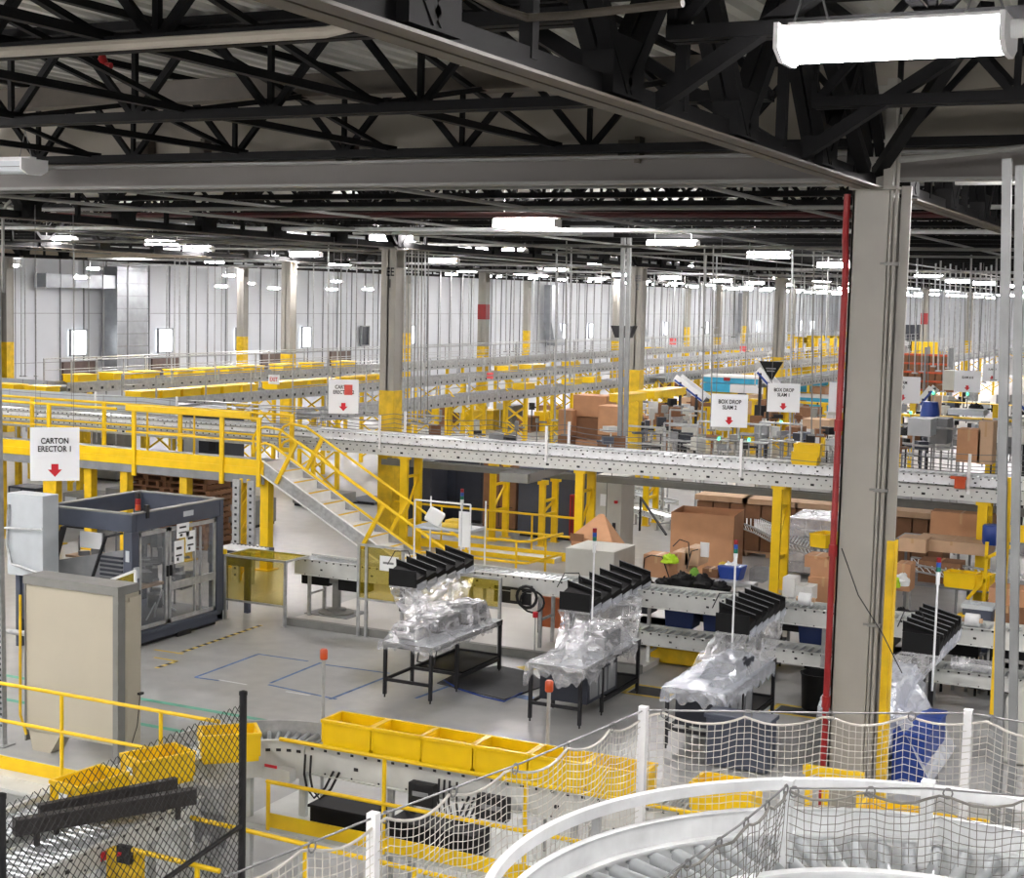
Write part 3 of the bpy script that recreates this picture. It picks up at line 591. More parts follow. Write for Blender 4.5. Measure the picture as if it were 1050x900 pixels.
# ---- the tote conveyor: row, bend and run towards the lower left
conveyor('tote_conveyor', 'long grey roller conveyor carrying the row of yellow totes', (-8.6, 13.27), (1.5, 13.27), .5, ZR, .3, .085, (.1, .3, .5, .7, .9))
t = thing('bend_conveyor', 'curved roller conveyor bend behind the chain-link fence', 'conveyor', (-8.6, 12.37, 0))
BC = (-8.62, 12.37); a0, a1 = PI/2, PI
m = MB(); plate_arc(m, BC, 1.15, a0, a1, 24, 1.5, 1.9, .012); plate_arc(m, BC, 1.14, a0, a1, 24, 1.9, 1.91, .04); m.build('outer_rail', 'galv', t, True)
m = MB(); plate_arc(m, BC, .64, a0, a1, 24, 1.45, 1.84, .012); plate_arc(m, BC, .61, a0, a1, 24, 1.838, 1.85, .05)
for i in range(9): p = arc(BC, .638, a0+.1, a1-.1, 8, 1.74)[i]; m.rbox(p, .004, .05, .03, a0+.1+(a1-a0-.2)*i/8, 1)
m.build('inner_rail', ['rail', 'ink'], t, True)
for i in range(17):
    a = a0+(a1-a0)*(i+.5)/17; c, s = math.cos(a), math.sin(a); m = MB(); m.tube([(BC[0]+.66*c, BC[1]+.66*s, ZR-.024), (BC[0]+1.14*c, BC[1]+1.14*s, ZR-.024)], .024, 8); m.build('roller', 'roller', t, True)
for a in (1.75, 2.4, 3.0): m = MB(); x, y = BC[0]+.9*math.cos(a), BC[1]+.9*math.sin(a); m.bar((x, y, 0), (x, y, 1.76), .08, .06); m.build('leg', 'rail', t)
conveyor('tote_conveyor', 'roller conveyor lane carrying the lower left totes past the dark guard bars', (-9.52, 12.37), (-9.52, 8.4), .5, ZR, .25, .085, (.3, .8))
t = conveyor('roller_conveyor', 'empty bright roller lane at the lower left corner under the dark guard bars', (-8.92, 11.3), (-8.88, 8.6), .56, 1.74, .2, 9, (.25, .8))
for c in list(t.children):
    if c.name.startswith('roller_bed'): bpy.data.objects.remove(c)
for i in range(30):
    y = 8.65+i*.09; m = MB(); m.tube([(-9.17, y, 1.716), (-8.63, y, 1.716)], .026, 10); m.build('roller', 'roller', t, True)
m = MB(); m.box(-8.62, -8.6, 9.9, 9.96, 1.6, 1.68); m.build('red_label', 'brightred', t)
for (a, b2), z, w, h, lb in ((((14, 849), (200, 816)), 1.93, .09, .13, 'thick dark diverter bar slanting across the lower left roller lane'), (((40, 831), (181, 803)), 1.98, .06, .09, 'slimmer black diverter bar just behind the thick dark one at lower left')):
    p, q = G(a[0], a[1], z), G(b2[0], b2[1], z); m = MB(); m.bar(p, q, w, h); m.bar(p+Vector((0, 0, h/2+.006)), q+Vector((0, 0, h/2+.006)), w+.012, .012)
    for f in (.12, .9): c = p.lerp(q, f); m.box(c.x-.02, c.x+.02, c.y-.02, c.y+.02, 1.74, z)
    tag(m.build('diverter_bar', 'charcoal', bevel=.004), lb, 'bar')
m = MB(); m.box(-8.75, -8.4, 11.35, 11.6, 1.2, 1.85); m.box(-8.72, -8.38, 11.33, 11.36, 1.3, 1.6, 1); m.prism([(11.3, 1.2), (11.6, 1.2), (11.7, 1.0), (11.4, .95)], 0, -8.75, -8.4); m.tube([(-8.55, 11.3, 1.4), (-8.55, 11.2, 1.25), (-8.6, 11.5, .9)], .04, 8)
tag(m.build('drive_housing', ['galv', 'grey']), 'grey drive housing under the conveyor bend behind the fence', 'housing')
p, q = AY(262, 784, 12.86), AY(297, 803, 12.86); m = MB(); m.box(p.x, q.x, 12.86, 12.97, q.z, p.z); m.box(p.x+.12, p.x+.27, 12.85, 12.86, q.z+.13, q.z+.16, 1); tag(m.build('control_box', ['rail', 'brightred']), 'small pale control box with a red label below the conveyor bend', 'box')
for x0, w in ((-7.3, .28), (-6.55, .34)):
    m = MB(); m.box(x0, x0+w, 12.88, 12.98, 1.45, 1.68); m.box(x0+.05, x0+w-.05, 12.87, 12.88, 1.55, 1.6, 1); tag(m.build('drive_card', ['dark', 'grey'], bevel=.005), 'black drive box on the conveyor side, %s' % ('left of the hanging cables' if x0 < -7 else 'right of the hanging cables'), 'box')
for k, x in enumerate((-8.55, -8.48, -6.98, -6.92, -6.86, -6.78)):
    m = MB(); m.tube([(x, 12.93, 1.75), (x+.01, 12.9, 1.55), (x+.03, 12.92, 1.4), (x+.1, 12.95, 1.3), (x+.22, 12.97, 1.42), (x+.3, 13, 1.6)], .013, 6); tag(m.build('cable', 'dark', None, True), 'black looped cable hanging from the side of the tote conveyor', 'cable', 'looped cables under the tote row')
m = MB(); m.box(-9.3, 1.5, 12.82, 14.0, .9, .96); struct(m.build('deck', 'rail'))
for x, w, lb in ((-8.5, .7, 'low black bin under the conveyor bend'), (-7.55, .95, 'long low black bin under the tote row')):
    m = MB(); m.box(x, x+w, 12.95, 13.35, .965, 1.2); m.box(x-.02, x+w+.02, 12.93, 13.37, 1.2, 1.23); tag(m.build('low_bin', 'binblk', bevel=.008), lb, 'bin')
# ---- yellow handrails
def handrail(label, y, x0, x1, zt=1.97, zm=1.5, zp=1.06, ht=.16, posts=(), r=.022, name='handrail', toe=True, zpost=.95, mx0=None, mx1=None):
    t = thing(name, label, 'handrail', ((x0+x1)/2, y, zpost))
    m = MB(); m.tube([(x0, y, zt), (x1, y, zt)], r, 10); m.build('top_rail', 'yellow', t, True)
    m = MB(); m.tube([(mx0 or x0, y, zm), (mx1 or x1, y, zm)], r, 10); m.build('mid_rail', 'yellow', t, True)
    for x in posts: m = MB(); m.tube([(x, y, zpost), (x, y, zt)], r, 10); m.build('post', 'yellow', t, True)
    if toe: m = MB(); m.box(mx0 or x0, mx1 or x1, y-.005, y+.01, zp-.08, zp-.08+ht); m.build('toe_plate', 'yellow', t)
    return t
handrail('yellow handrail in front of the beige cabinet at the left edge', 12.8, -13.2, -9.54, 1.98, 1.55, posts=(-11.69, -10.31), zpost=1.0)
m = MB(); m.box(-13.2, -9.9, 12.6, 12.79, 0, .99); m.box(-13.3, -9.9, 12.3, 13.2, .94, .985, 1); struct(m.build('deck', ['rail', 'rail']))
hr = handrail('yellow handrail in front of the row of totes', 12.75, -8.74, .8, 1.93, 1.46, posts=(-7.5, -5.95, -4.4, -2.8, -1.2), mx0=-8.9, ht=.15)
m = MB(); m.tube([(-8.88, 12.75, .95), (-8.88, 12.75, 1.46)], .022, 10); m.build('post', 'yellow', hr, True)
p, q = AY(196, 838, 11.1), AY(430, 893, 11.1); m = MB()
t = thing('handrail', 'lower yellow pipe rail crossing below the tote row toe plate', 'handrail', (p.x, 11.1, 0))
m = MB(); m.tube([p, q, q+(q-p)*.6], .022, 10); m.build('top_rail', 'yellow', t, True)
for f in (.52, .98): m = MB(); c = p+(q-p)*f; m.tube([c, (c.x, c.y, 0)], .022, 10); m.build('post', 'yellow', t, True)
p, q = AY(136, 871, 9.6), AY(225, 893, 9.6); t = thing('handrail', 'lowest yellow pipe rail seen through the chain-link fence', 'handrail', (p.x, 9.6, 0))
m = MB(); m.tube([p, q], .022, 10); m.build('top_rail', 'yellow', t, True); m = MB(); c = p+(q-p)*.75; m.tube([c, (c.x, c.y, 0)], .022, 10); m.build('post', 'yellow', t, True)
p = AY(112, 885, 9.9); m = MB(); m.box(p.x-.03, p.x+.3, 9.9, 10, p.z-1, p.z+.12); m.box(p.x+.12, p.x+.26, 9.85, 9.9, p.z+.05, p.z+.2, 1); m.cbox((p.x+.16, 9.84, p.z+.13), .03, .02, .03, 2); tag(m.build('valve_panel', ['yellowdull', 'dark', 'brightred']), 'yellow panel with a black red-lit switch box at the bottom left', 'panel')
t = thing('handrail', 'short yellow barrier at the foot of the near column behind the net', 'handrail', (-3.7, 14.2, 0)); a, b2 = AY(824, 788, 14.2), AY(886, 797, 14.2)
m = MB(); m.bar(a, b2, .05, .09); m.build('top_rail', 'yellow', t)
for f in (.1, .38, .95): m = MB(); c = a+(b2-a)*f; m.bar((c.x, c.y, 0), c, .06, .05); m.build('post', 'yellow', t)
# ---- beige cabinet and its neighbours
a, b2 = G(27, 768, 0), G(117, 797, 0); X0, X1, Y0 = a.x, a.x+1.6, a.y
X1 = AY(117, 690, Y0).x; t = thing('electrical_cabinet', 'tall beige enclosure with grey frame behind the yellow handrail', 'cabinet', ((X0+X1)/2, Y0, 0))
m = MB(); m.box(X0, X1+.05, Y0, Y0+.46, .28, 2.36); m.build('body', 'beige', t, bevel=.02)
m = MB(); m.box(X0-.02, X1+.09, Y0-.03, Y0+.4, 2.36, 2.48); m.box(X1-.0, X1+.09, Y0-.03, Y0+.12, .05, 2.36); m.box(X0-.03, X0-.002, Y0, Y0+.3, .12, 2.36)
for z in (.5, 1.1, 1.7, 2.25): m.box(X1+.07, X1+.1, Y0-.035, Y0-.03, z, z+.04)
m.build('frame', 'gframe', t, bevel=.004)
m = MB(); m.prism([(X0+.03, .28), (X0+.6, .28), (X0+.42, 0), (X0+.1, 0)], 1, Y0+.02, Y0+.28); m.build('foot', 'beige', t)
m = MB(); m.box(X1+.052, X1+.08, Y0+.22, Y0+.46, .1, 2.3); m.prism([(X1+.05, Y0+.12), (X1+.1, Y0+.16), (X1+.1, Y0+.2), (X1+.05, Y0+.2)], 2, .2, 2.25); m.build('side_door', 'beige', t, bevel=.008)
m = MB(); m.box(X1+.07, X1+.13, Y0+.38, Y0+.46, .92, .95); m.tube([(X1+.1, Y0+.42, .93), (X1+.1, Y0+.36, .5), (X1+.09, Y0+.25, .25)], .006, 5); m.build('latch', 'dark', t)
p = AY(7, 505, 20.4); q = AY(44, 590, 20.4); t = thing('wall_cabinet', 'light grey steel cabinet left of the dark-framed machine', 'cabinet', ((p.x+q.x)/2, 20.4, 0))
m = MB(); m.box(p.x, q.x, 20.4, 20.8, AY(20, 590, 20.4).z, p.z); m.build('body', 'lgrey', t, bevel=.01)
m = MB(); m.box(p.x+.1, p.x+.2, 20.5, 20.8, 0, 1.3); m.box(q.x-.2, q.x-.1, 20.5, 20.8, 0, 1.3); m.box(p.x+.1, q.x-.1, 20.55, 20.8, .5, 1.25); m.build('stand', 'slate', t)
m = MB(); m.tube([(p.x+.08, 20.36, p.z-.2), (p.x+.05, 20.34, p.z-.9), (p.x+.2, 20.3, p.z-1.25), (q.x, 20.3, p.z-1.35)], .025, 8); m.build('conduit', 'galv', t, True)
for a, b2, r in ((AY(0, 541, 20.3), AY(43, 543, 20.3), .02), (AY(8, 647, 20.2), AY(30, 650, 20.2), .05)): m = MB(); m.tube([a, b2], r, 8); m.build('conduit', 'galv', t, True)
pipe('floor_hose', 'short run of orange-yellow hose hanging beside the beige cabinet', [(X0-.05, Y0-.05, 2.2), (X0-.06, Y0-.05, .5), (X0+.1, Y0-.1, .25)], .02, 'yellowdull', 'hose')
for q, lb in (((332, 675, 332, 772), 'thin grey pole with an orange beacon rising behind the first tote'), ((563, 708, 563, 830), 'thin grey pole with a red beacon rising beside the netted totes')):
    Y = 13.6; a = AY(q[0], q[1], Y); t = thing('beacon_pole', lb, 'pole', (a.x, Y, 0))
    m = MB(); m.tube([(a.x, Y, 0.96), (a.x, Y, a.z)], .02, 8); m.build('pole', 'galv', t, True); m = MB(); m.lathe((a.x, Y, a.z-.01), [(.035, 0), (.042, .01), (.042, .1), (.03, .115)], 12); m.build('lens', 'orange', t, True)
# ================================================================== floor markings
def tape(name, label, p, q, w, mt, group=None):
    m = MB(); p = Vector((p[0], p[1], .004)); q = Vector((q[0], q[1], .004)); d = (q-p).normalized(); n = Vector((-d.y, d.x, 0))*(w/2)
    m.poly([p-n, q-n, q+n, p+n]); return tag(m.build(name, mt), label, 'tape', group)
T_ = lambda a, b2: (G(*a, 0).xy, G(*b2, 0).xy)
p, q = T_((186, 669), (268, 641)); tape('hazard_tape', 'yellow and black hazard tape running along the floor beside the dark machine', p, q, .09, 'hazard')
p, q = T_((160, 685), (181, 678)); tape('hazard_tape', 'short yellow and black tape piece just right of the beige cabinet', p, q, .09, 'hazard')
for a, b2, w in (((158, 666), (188, 670.5), 'upper'), ((158, 674), (182, 678), 'lower')): p, q = T_(a, b2); tape('yellow_tape', 'short plain yellow floor tape, %s of two beside the beige cabinet' % w, p, q, .07, 'tapeyellow')
for i, (a, b2) in enumerate((((200, 694.5), (264, 671)), ((264, 670.5), (316, 678)), ((277, 700.5), (329, 679.5)), ((333, 681.5), (400, 690.5)), ((338, 717), (394, 695)), ((200, 694.5), (225, 698)), ((275, 702), (345, 717)), ((426, 716), (470, 700)))):
    p, q = T_(a, b2); tape('blue_tape', 'thin worn blue tape marking rectangles on the open concrete floor', p, q, .06, 'tapeblue', 'blue floor tape outlines')
for i, (a, b2) in enumerate((((224, 697), (253, 702)), ((293, 709), (318, 713)))): p, q = T_(a, b2); tape('white_tape', '%s broken white tape dash on the open concrete floor' % ('left' if i == 0 else 'right'), p, q, .05, 'tapewhite')
a, b2 = G(159.5, 719, 0), G(279.5, 740, 0); tape('green_tape', 'upper green floor tape line running behind the conveyor bend', (-22, a.y), (-11.8, b2.y), .12, 'tapegreen')
a = G(170, 747, 0); tape('green_tape', 'lower green floor tape line behind the yellow handrail', (-22, a.y), (-12.6, a.y), .12, 'tapegreen')
def mat_frame(px, w, h, label):
    c = G(px[0], px[1], 0); m = MB()
    for x0, x1, y0, y1 in ((-w/2, w/2, -h/2, -h/2+.07), (-w/2, w/2, h/2-.07, h/2), (-w/2, -w/2+.07, -h/2, h/2), (w/2-.07, w/2, -h/2, h/2)): m.box(c.x+x0, c.x+x1, c.y+y0, c.y+y1, .003, .007)
    m.box(c.x-w/2+.1, c.x+w/2-.1, c.y-h/2+.1, c.y+h/2-.1, .002, .005, 1); return tag(m.build('floor_marking', ['tapeyellow', 'rubber']), label, 'marking')
mat_frame((667, 709), .8, .7, 'yellow taped square on the floor between second and third wrapped tables')
mat_frame((823, 730), 1.0, .6, 'yellow taped square on the floor left of the red pipe')
p, q = T_((535, 683), (545, 687)); tape('yellow_tape', 'yellow floor tape corner left of the second wrapped table', p, q, .25, 'tapeyellow')
p, q = T_((523, 712), (548, 717)); tape('blue_tape', 'broad blue floor tape patch beside the mat', p, q, .22, 'tapeblue')
c = [G(x, y, 0) for x, y in ((448, 701), (517, 718), (560, 703), (545, 690), (511, 683), (470, 690))]
m = MB(); b = len(m.v); m.v += [(v.x, v.y, .02) for v in c]+[(v.x, v.y, .001) for v in c]; m.face(list(range(6))); 
for i in range(6): j = (i+1) % 6; m.face([i, j, 6+j, 6+i])
tag(m.build('floor_mat', 'rubber'), 'dark rubber mat with curled corner between the first two wrapped tables', 'mat')
m = MB(); m.tube([G(x, y, .03) for x, y in ((455, 697), (470, 706), (495, 714), (517, 719), (535, 710))], .014, 6); tag(m.build('hose', 'bluebin', None, True), 'thin blue edge cord lying around the front of the rubber mat', 'cord')
# ================================================================== carton erector
X0, X1, Y0, Y1, Z = -19.86, -17.8, 21.28, 23.97, 2.45
t = thing('carton_erector', 'big dark slate framed packaging machine with clear guard doors', 'machine', ((X0+X1)/2, (Y0+Y1)/2, 0))
m = MB(); w = .2
for x, y in ((X0, Y0), (X1-w, Y0), (X0, Y1-w), (X1-w, Y1-w)): m.box(x, x+w, y, y+w, .1, Z-.32)
for y in (Y0, Y1-.12): m.box(X0, X1, y, y+.12, Z-.32, Z)
for x in (X0, X1-.12): m.box(x, x+.12, Y0+.12, Y1-.12, Z-.32, Z)
m.build('frame', 'slate', t, bevel=.012)
m = MB()
for a, b2, c, d in ((X0-.01, X1+.01, Y0-.01, Y0+.13), (X0-.01, X1+.01, Y1-.13, Y1+.01), (X0-.01, X0+.13, Y0+.13, Y1-.13), (X1-.13, X1+.01, Y0+.13, Y1-.13)): m.box(a, b2, c, d, Z, Z+.02)
m.build('top_trim', 'gframe', t)
m = MB(); m.box(X0, X1, Y0, Y1, .08, .3); m.box(X1, X1+.03, Y0+.1, Y1-.1, .22, .28); m.box(X1-.05, X1+.012, Y0+1.3, Y0+1.7, .0, .1, 1); m.box(X0+.1, X1-.1, Y0+.1, Y1-.1, 0, .08, 1); m.build('base', ['slate', 'dark'], t, bevel=.01)
# clear doors on the right side
for k, (a, b2) in enumerate(((Y0+.22, Y0+1.02), (Y0+1.06, Y0+2.46))):
    d = MB()
    for y in (a, b2-.06): d.box(X1-.05, X1-.01, y, y+.06, .32, Z-.34)
    for z in (.32, Z-.42): d.box(X1-.05, X1-.01, a, b2, z, z+.07)
    if k: d.box(X1-.05, X1-.005, a, b2, .92, 1.06); d.box(X1-.04, X1, a+.75, a+.78, .4, 2.0); d.box(X1-.04, X1, a+.92, a+.95, .4, 2.0)
    dr = d.build('guard_door', 'galv', t); g = MB(); g.box(X1-.034, X1-.03, a+.05, b2-.05, .38, Z-.42); g.build('pane', 'glass', dr)
    g = MB(); g.box(X1-.01, X1+.03, b2-.05 if k == 0 else a+.01, b2-.01 if k == 0 else a+.05, 1.2, 1.4); g.build('handle', 'dark', dr)
for y, z, w, h in ((22.55, 1.86, .36, .3), (22.48, 1.4, .28, .42), (22.82, 1.56, .28, .4)):
    m = MB(); m.box(X1-.012, X1-.004, y, y+w, z, z+h)
    m.box(X1-.004, X1-.002, y+w*.2, y+w*.75, z+h*.6, z+h*.72, 1); m.box(X1-.004, X1-.002, y+w*.15, y+w*.8, z+h*.3, z+h*.38, 1); m.box(X1-.004, X1-.002, y+w*.25, y+w*.45, z+h*.1, z+h*.25, 1)
    m.build('notice', ['paper', 'ink'], t)
m = MB(); m.box(X1-.002, X1+.003, Y0+1.45, Y0+1.75, Z-.2, Z-.1); m.build('maker_plate', 'lgrey', t)
m = MB(); m.box(X1-.14, X1-.06, Y0-.006, Y0, 1.6, 1.8); m.box(X1-.005, X1+.04, Y0+.04, Y0+.16, 1.3, 1.5); m.lathe((X1+.03, Y0+.1, 1.0), [(.03, 0), (.07, .02), (.07, .08), (.03, .1)], 10, 1); m.build('switch', ['lgrey', 'dark'], t)
# front: opening, sloped chute, louvred plate
m = MB(); m.hexa([(X0+.22, Y0+.05, .3), (X1-.22, Y0+.05, .3), (X1-.22, Y0+.09, .3), (X0+.22, Y0+.09, .3), (X0+.22, Y0+.05, 1.45), (X1-.22, Y0+.05, 1.8), (X1-.22, Y0+.09, 1.8), (X0+.22, Y0+.09, 1.45)])
for k in range(9): m.box(X1-.75, X1-.24, Y0+.02, Y0+.05, .98+k*.08, 1.02+k*.08, 1)
m.build('lower_panel', ['grey', 'slatedk'], t)
m = MB(); m.bar((X0+.12, Y0+.04, 1.1), (X0+.45, Y0+.04, 2.1), .12, .05); m.build('strut', 'dark', t); m = MB(); m.bar((X1-.98, Y0+.03, 1.1), (X1-.62, Y0+.03, 2.0), .05, .04); m.bar((X1-.62, Y0+.03, 2.0), (X1-.25, Y0+.03, 2.1), .05, .04); m.build('strut', 'dark', t)
m = MB(); m.box(X0+.6, X0+1.1, Y0+.3, Y0+.33, 1.7, 2.0); m.build('hanging_sheet', 'paper', t)
m = MB()
for k in range(44): x = X0+.3+R_.random()*1.3; y = Y0+.35+R_.random()*2; z = .5+R_.random()*1.4; m.rbox((x, y, z), R_.uniform(.06, .3), R_.uniform(.06, .4), R_.uniform(.05, .35), R_.random())
for k in range(9): y = Y0+.4+k*.22; m.tube([(X0+.4, y, 1.2), (X1-.4, y, 1.35)], .025, 6); m.tube([(X0+.5+.1*k, y, .4), (X0+.5+.1*k, y, 1.9)], .018, 6)
m.build('mechanism', 'grey', t)
m = MB(); m.box(X0+.4, X1-.4, Y0+.5, Y0+1.4, .95, 1.0); m.box(X0+.3, X0+.9, Y0+.25, Y0+.8, 1.5, 1.54); m.build('carton_blank', 'cardl', t)
m = MB(); m.tube([(X1-.3, Y0+1.0, .5), (X1-.2, Y0+1.1, .9), (X1-.35, Y0+1.3, .6), (X1-.2, Y0+1.5, .45)], .02, 6); m.tube([(X1-.25, Y0+.7, .4), (X1-.2, Y0+.9, .7), (X1-.3, Y0+1.0, .4)], .015, 6); m.build('hose', 'paper', t, True)
s = MB(); cx, cy = X1-.28, Y0+.5; s.tube([(cx, cy, Z-.3), (cx, cy, Z-.1)], .03, 8); s.build('beacon_post', 'dark', t)
for k, c in enumerate(('green', 'orange', 'red', 'dark')): s = MB(); s.lathe((cx, cy, Z-.1+.11*k), [(.05, 0), (.05, .105)], 12); s.build('beacon_lens', c, t, True)
s = MB(); s.box(X1-.05, X1+.02, Y0+.38, Y0+.46, Z-.1, Z+.14); s.build('bracket', 'dark', t)
t = thing('outfeed_conveyor', 'dark slate outfeed bed with white rollers right of the carton machine', 'conveyor', (-17.8, 25.2, 0))
a = AY(230, 575, 25.1); b2 = AY(262, 560, 25.1); m = MB(); m.box(a.x-.3, b2.x, 24.95, 25.0, .95, 1.25); m.box(a.x-.3, b2.x, 25.7, 25.75, .95, 1.25); m.build('side_rail', 'slate', t)
m = MB()
for k in range(10): x = a.x-.25+k*.1; m.tube([(x, 25, 1.22), (x, 25.7, 1.22)], .03, 8)
m.build('roller_bed', 'white', t, True); m = MB(); m.box(a.x, a.x+.1, 25, 25.1, 0, .95); m.box(b2.x-.2, b2.x-.1, 25, 25.1, 0, .95); m.build('leg', 'slate', t)
t = thing('guard_fence', 'grey framed amber guard screen standing between the beige cabinet and the machine', 'screen', (-16.6, 18.6, 0))
a, b2 = AY(86, 605, 18.6), AY(139, 585, 18.6); m = MB(); m.bar(a, b2, .04); m.bar((b2.x, 18.6, 0), b2, .04); m.bar((a.x, 18.6, 0), a, .04); m.bar(a-Vector((0, 0, .7)), b2-Vector((0, 0, .7)), .04); m.build('frame', 'galvl', t)
m = MB(); m.hexa([a-Vector((0, 0, .7)), b2-Vector((0, 0, .7)), b2-Vector((0, -.004, .7)), a-Vector((0, -.004, .7)), a, b2, b2+Vector((0, .004, 0)), a+Vector((0, .004, 0))]); m.build('panel', 'amber', t)
# ================================================================== amber guard screens by the curb
def screen(label, px, Y, zt, zb, top=False, mids=(), plate=None):
    X = [AY(x, 640, Y).x for x in px]; t = thing('guard_screen', label, 'screen', ((X[0]+X[-1])/2, Y, 0))
    for x in X: m = MB(); m.box(x-.025, x+.025, Y-.025, Y+.025, 0, zt); m.box(x-.06, x+.06, Y-.06, Y+.06, 0, .01); m.build('post', 'galv', t)
    m = MB(); m.box(X[0], X[-1], Y-.02, Y+.02, zb-.04, zb); m.build('lower_bar', 'galv', t); m = MB(); m.box(X[0], X[-1], Y-.02, Y+.02, zt-.04, zt)
    if top: m.box(X[0], X[-1], Y+.78, Y+.82, zt-.04, zt); m.box(X[0]-.02, X[0]+.02, Y, Y+.8, zt-.04, zt); m.box(X[-1]-.02, X[-1]+.02, Y, Y+.8, zt-.04, zt)
    m.build('frame', 'galv', t)
    m = MB(); m.box(X[0]+.03, X[-1]-.03, Y-.004, Y+.004, zb, zt-.05)
    if top: m.box(X[0]+.02, X[-1]-.02, Y+.02, Y+.78, zt-.01, zt-.004)
    m.build('panel', 'amber', t)
    if plate: a = AY(plate, 578, Y-.03); m = MB(); m.box(a.x-.2, a.x+.2, Y-.035, Y-.03, a.z-.14, a.z+.14); m.box(a.x-.13, a.x+.1, Y-.037, Y-.035, a.z-.01, a.z+.03, 1); m.build('notice', ['paper', 'grey'], t)
    return t
s = screen('amber guard screen box standing right of the carton machine', (231, 292), 24.35, 1.3, .42, True)
m = MB(); a = AY(230, 569, 24.35); m.lathe((a.x, 24.35, 1.3), [(.05, 0), (.06, .03), (.05, .09)], 10); c = m.build('post_cap', 'yellow', s, True)
screen('tall amber guard screen with a white notice beside the first wrapped table', (367, 375, 412), 24.45, 1.78, .75, plate=399)
screen('long amber guard screen behind the first wrapped table', (430, 512), 24.5, 1.42, .88)
m = MB(); m.box(-16.7, -9.3, 24.62, 28.0, 0, .1); m.box(-16.7, -9.3, 24.5, 24.62, 0, .15, 1); struct(m.build('floor_pad', ['pad', 'gframe']))
# ================================================================== crossover platform and stairs
YA, YB, ZP, XS = 29.0, 29.95, 2.47, -20.4
xa = AY(131, 480, YA).x
t = thing('crossover_platform', 'yellow walkway platform with handrails over the carton machine', 'platform', (XS-3, YA, 0))
m = MB(); m.box(-36, XS, YA, YA+1.3, ZP-.06, ZP, 1); m.box(-36, XS, YA-.02, YA, ZP-.12, ZP+.12); m.box(-36, XS, YA-.05, YA-.02, ZP-.24, ZP-.06); m.box(-36, XS, YA-.02, YA+.02, ZP-.44, ZP-.24, 1); m.box(XS-.02, XS, YA, YA+1.3, ZP-.3, ZP+.02); m.build('deck', ['yellow', 'grey'], t)
for y, x0, x1, ps in ((YA-.06, xa, XS-.05, [AY(x, 460, YA).x for x in (139, 229, 267)]), (YA+1.25, -33, XS-.05, [-31, -28.6, -26.2, -23.8, XS-.1]), (YA-.06, -34, xa-.3, [AY(x, 440, YA).x for x in (-30, 52)])):
    m = MB(); zt = ZP+1.08
    m.tube([(x0, y, zt), (x1, y, zt)], .035, 8); m.tube([(x0, y, ZP+.55), (x1, y, ZP+.55)], .026, 8); m.build('rail', 'yellow', t, True)
    if y < YA and x0 == xa: m = MB(); m.box(x0, x1-.3, y-.03, y+.03, zt-.02, zt+.12); m.build('top_plate', 'yellow', t)
    for x in ps: m = MB(); m.box(x-.05, x+.05, y-.03, y+.03, ZP-(.5 if y < YA and x0 == xa else .1), zt); m.build('post', 'yellow', t)
m = MB(); gx = AY(166, 440, YA).x; m.tube([(gx-.6, YA+.2, ZP+.1), (gx-.6, YA+.2, ZP+1.05), (gx+.8, YA+.2, ZP+1.05), (gx+.8, YA+.2, ZP+.1)], .03, 8); m.tube([(gx-.6, YA+.2, ZP+.55), (gx+.8, YA+.2, ZP+.55)], .025, 8); m.build('gate', 'yellow', t, True)
for x in (AY(268, 540, YA).x, AY(291, 560, 31).x, -22.8, -24.6, AY(104, 500, YA+.6).x, AY(85, 500, YA+1.2).x, AY(62, 500, YA+.6).x, AY(12, 500, YA+.6).x): m = MB(); m.box(x-.11, x+.11, YA+.1, YA+.32, 0, ZP-.3); m.box(x-.2, x+.2, YA, YA+.42, 0, .03); m.build('leg', 'yellow' if x > -21 else 'yellowdull', t)
t = thing('staircase', 'white-tread staircase with yellow handrails descending from the yellow walkway', 'staircase', (XS, YA, 0))
sl = .557; XE = XS+(ZP)/sl; ln = math.hypot(XE-XS, ZP); ux, uz = (XE-XS)/ln, -ZP/ln; px_, pz_ = -uz, ux
for y in (YA, YB):
    m = MB(); m.bar((XS-.1, y, ZP-.08-uz*.1), (XE, y, -.08+.1), .03, .3, up=(px_, 0, pz_))
    for s in (-1, 1): m.bar((XS-.1+s*px_*.15, y-.03, ZP-.02+s*pz_*.15), (XE+s*px_*.15, y-.03, .02+s*pz_*.15), .06, .02, up=(px_, 0, pz_), m=1)
    m.build('stringer', ['galv', 'white'], t)
for k in range(11):
    f = (k+.6)/11.3; x = XS+(XE-XS)*f; z = ZP*(1-f); m = MB(); m.box(x-.2, x+.2, YA+.02, YB-.02, z-.02, z+.01); m.box(x-.2, x-.185, YA+.02, YB-.02, z-.02, z+.22); m.box(x+.13, x+.205, YA+.02, YB-.02, z-.03, z+.018, 1); m.build('tread', ['step', 'yellow'], t)
for y in (YA-.05, YB+.05):
    for off, nm in ((.98, 'handrail'), (.55, 'mid_rail')):
        A = Vector((XS+px_*off, y, ZP+pz_*off)); B = Vector((XE+px_*off-.2*ux, y, pz_*off+.15)); m = MB()
        m.tube([(XS-.25, y, ZP+.3), (XS-.28, y, A.z-.22), (XS-.15, y, A.z-.02), (XS+.05, y, A.z+.05), A, B, B+Vector((.12, 0, -.14))], .032, 8); m.build(nm, 'yellow', t, True)
    for f in (.1, .62):
        b0 = Vector((XS+(XE-XS)*f, y, ZP*(1-f))); m = MB(); m.bar(b0-Vector((px_, 0, pz_))*.15, b0+Vector((px_, 0, pz_))*1.0, .06, .09, up=(ux, 0, uz)); m.build('post', 'yellow', t)
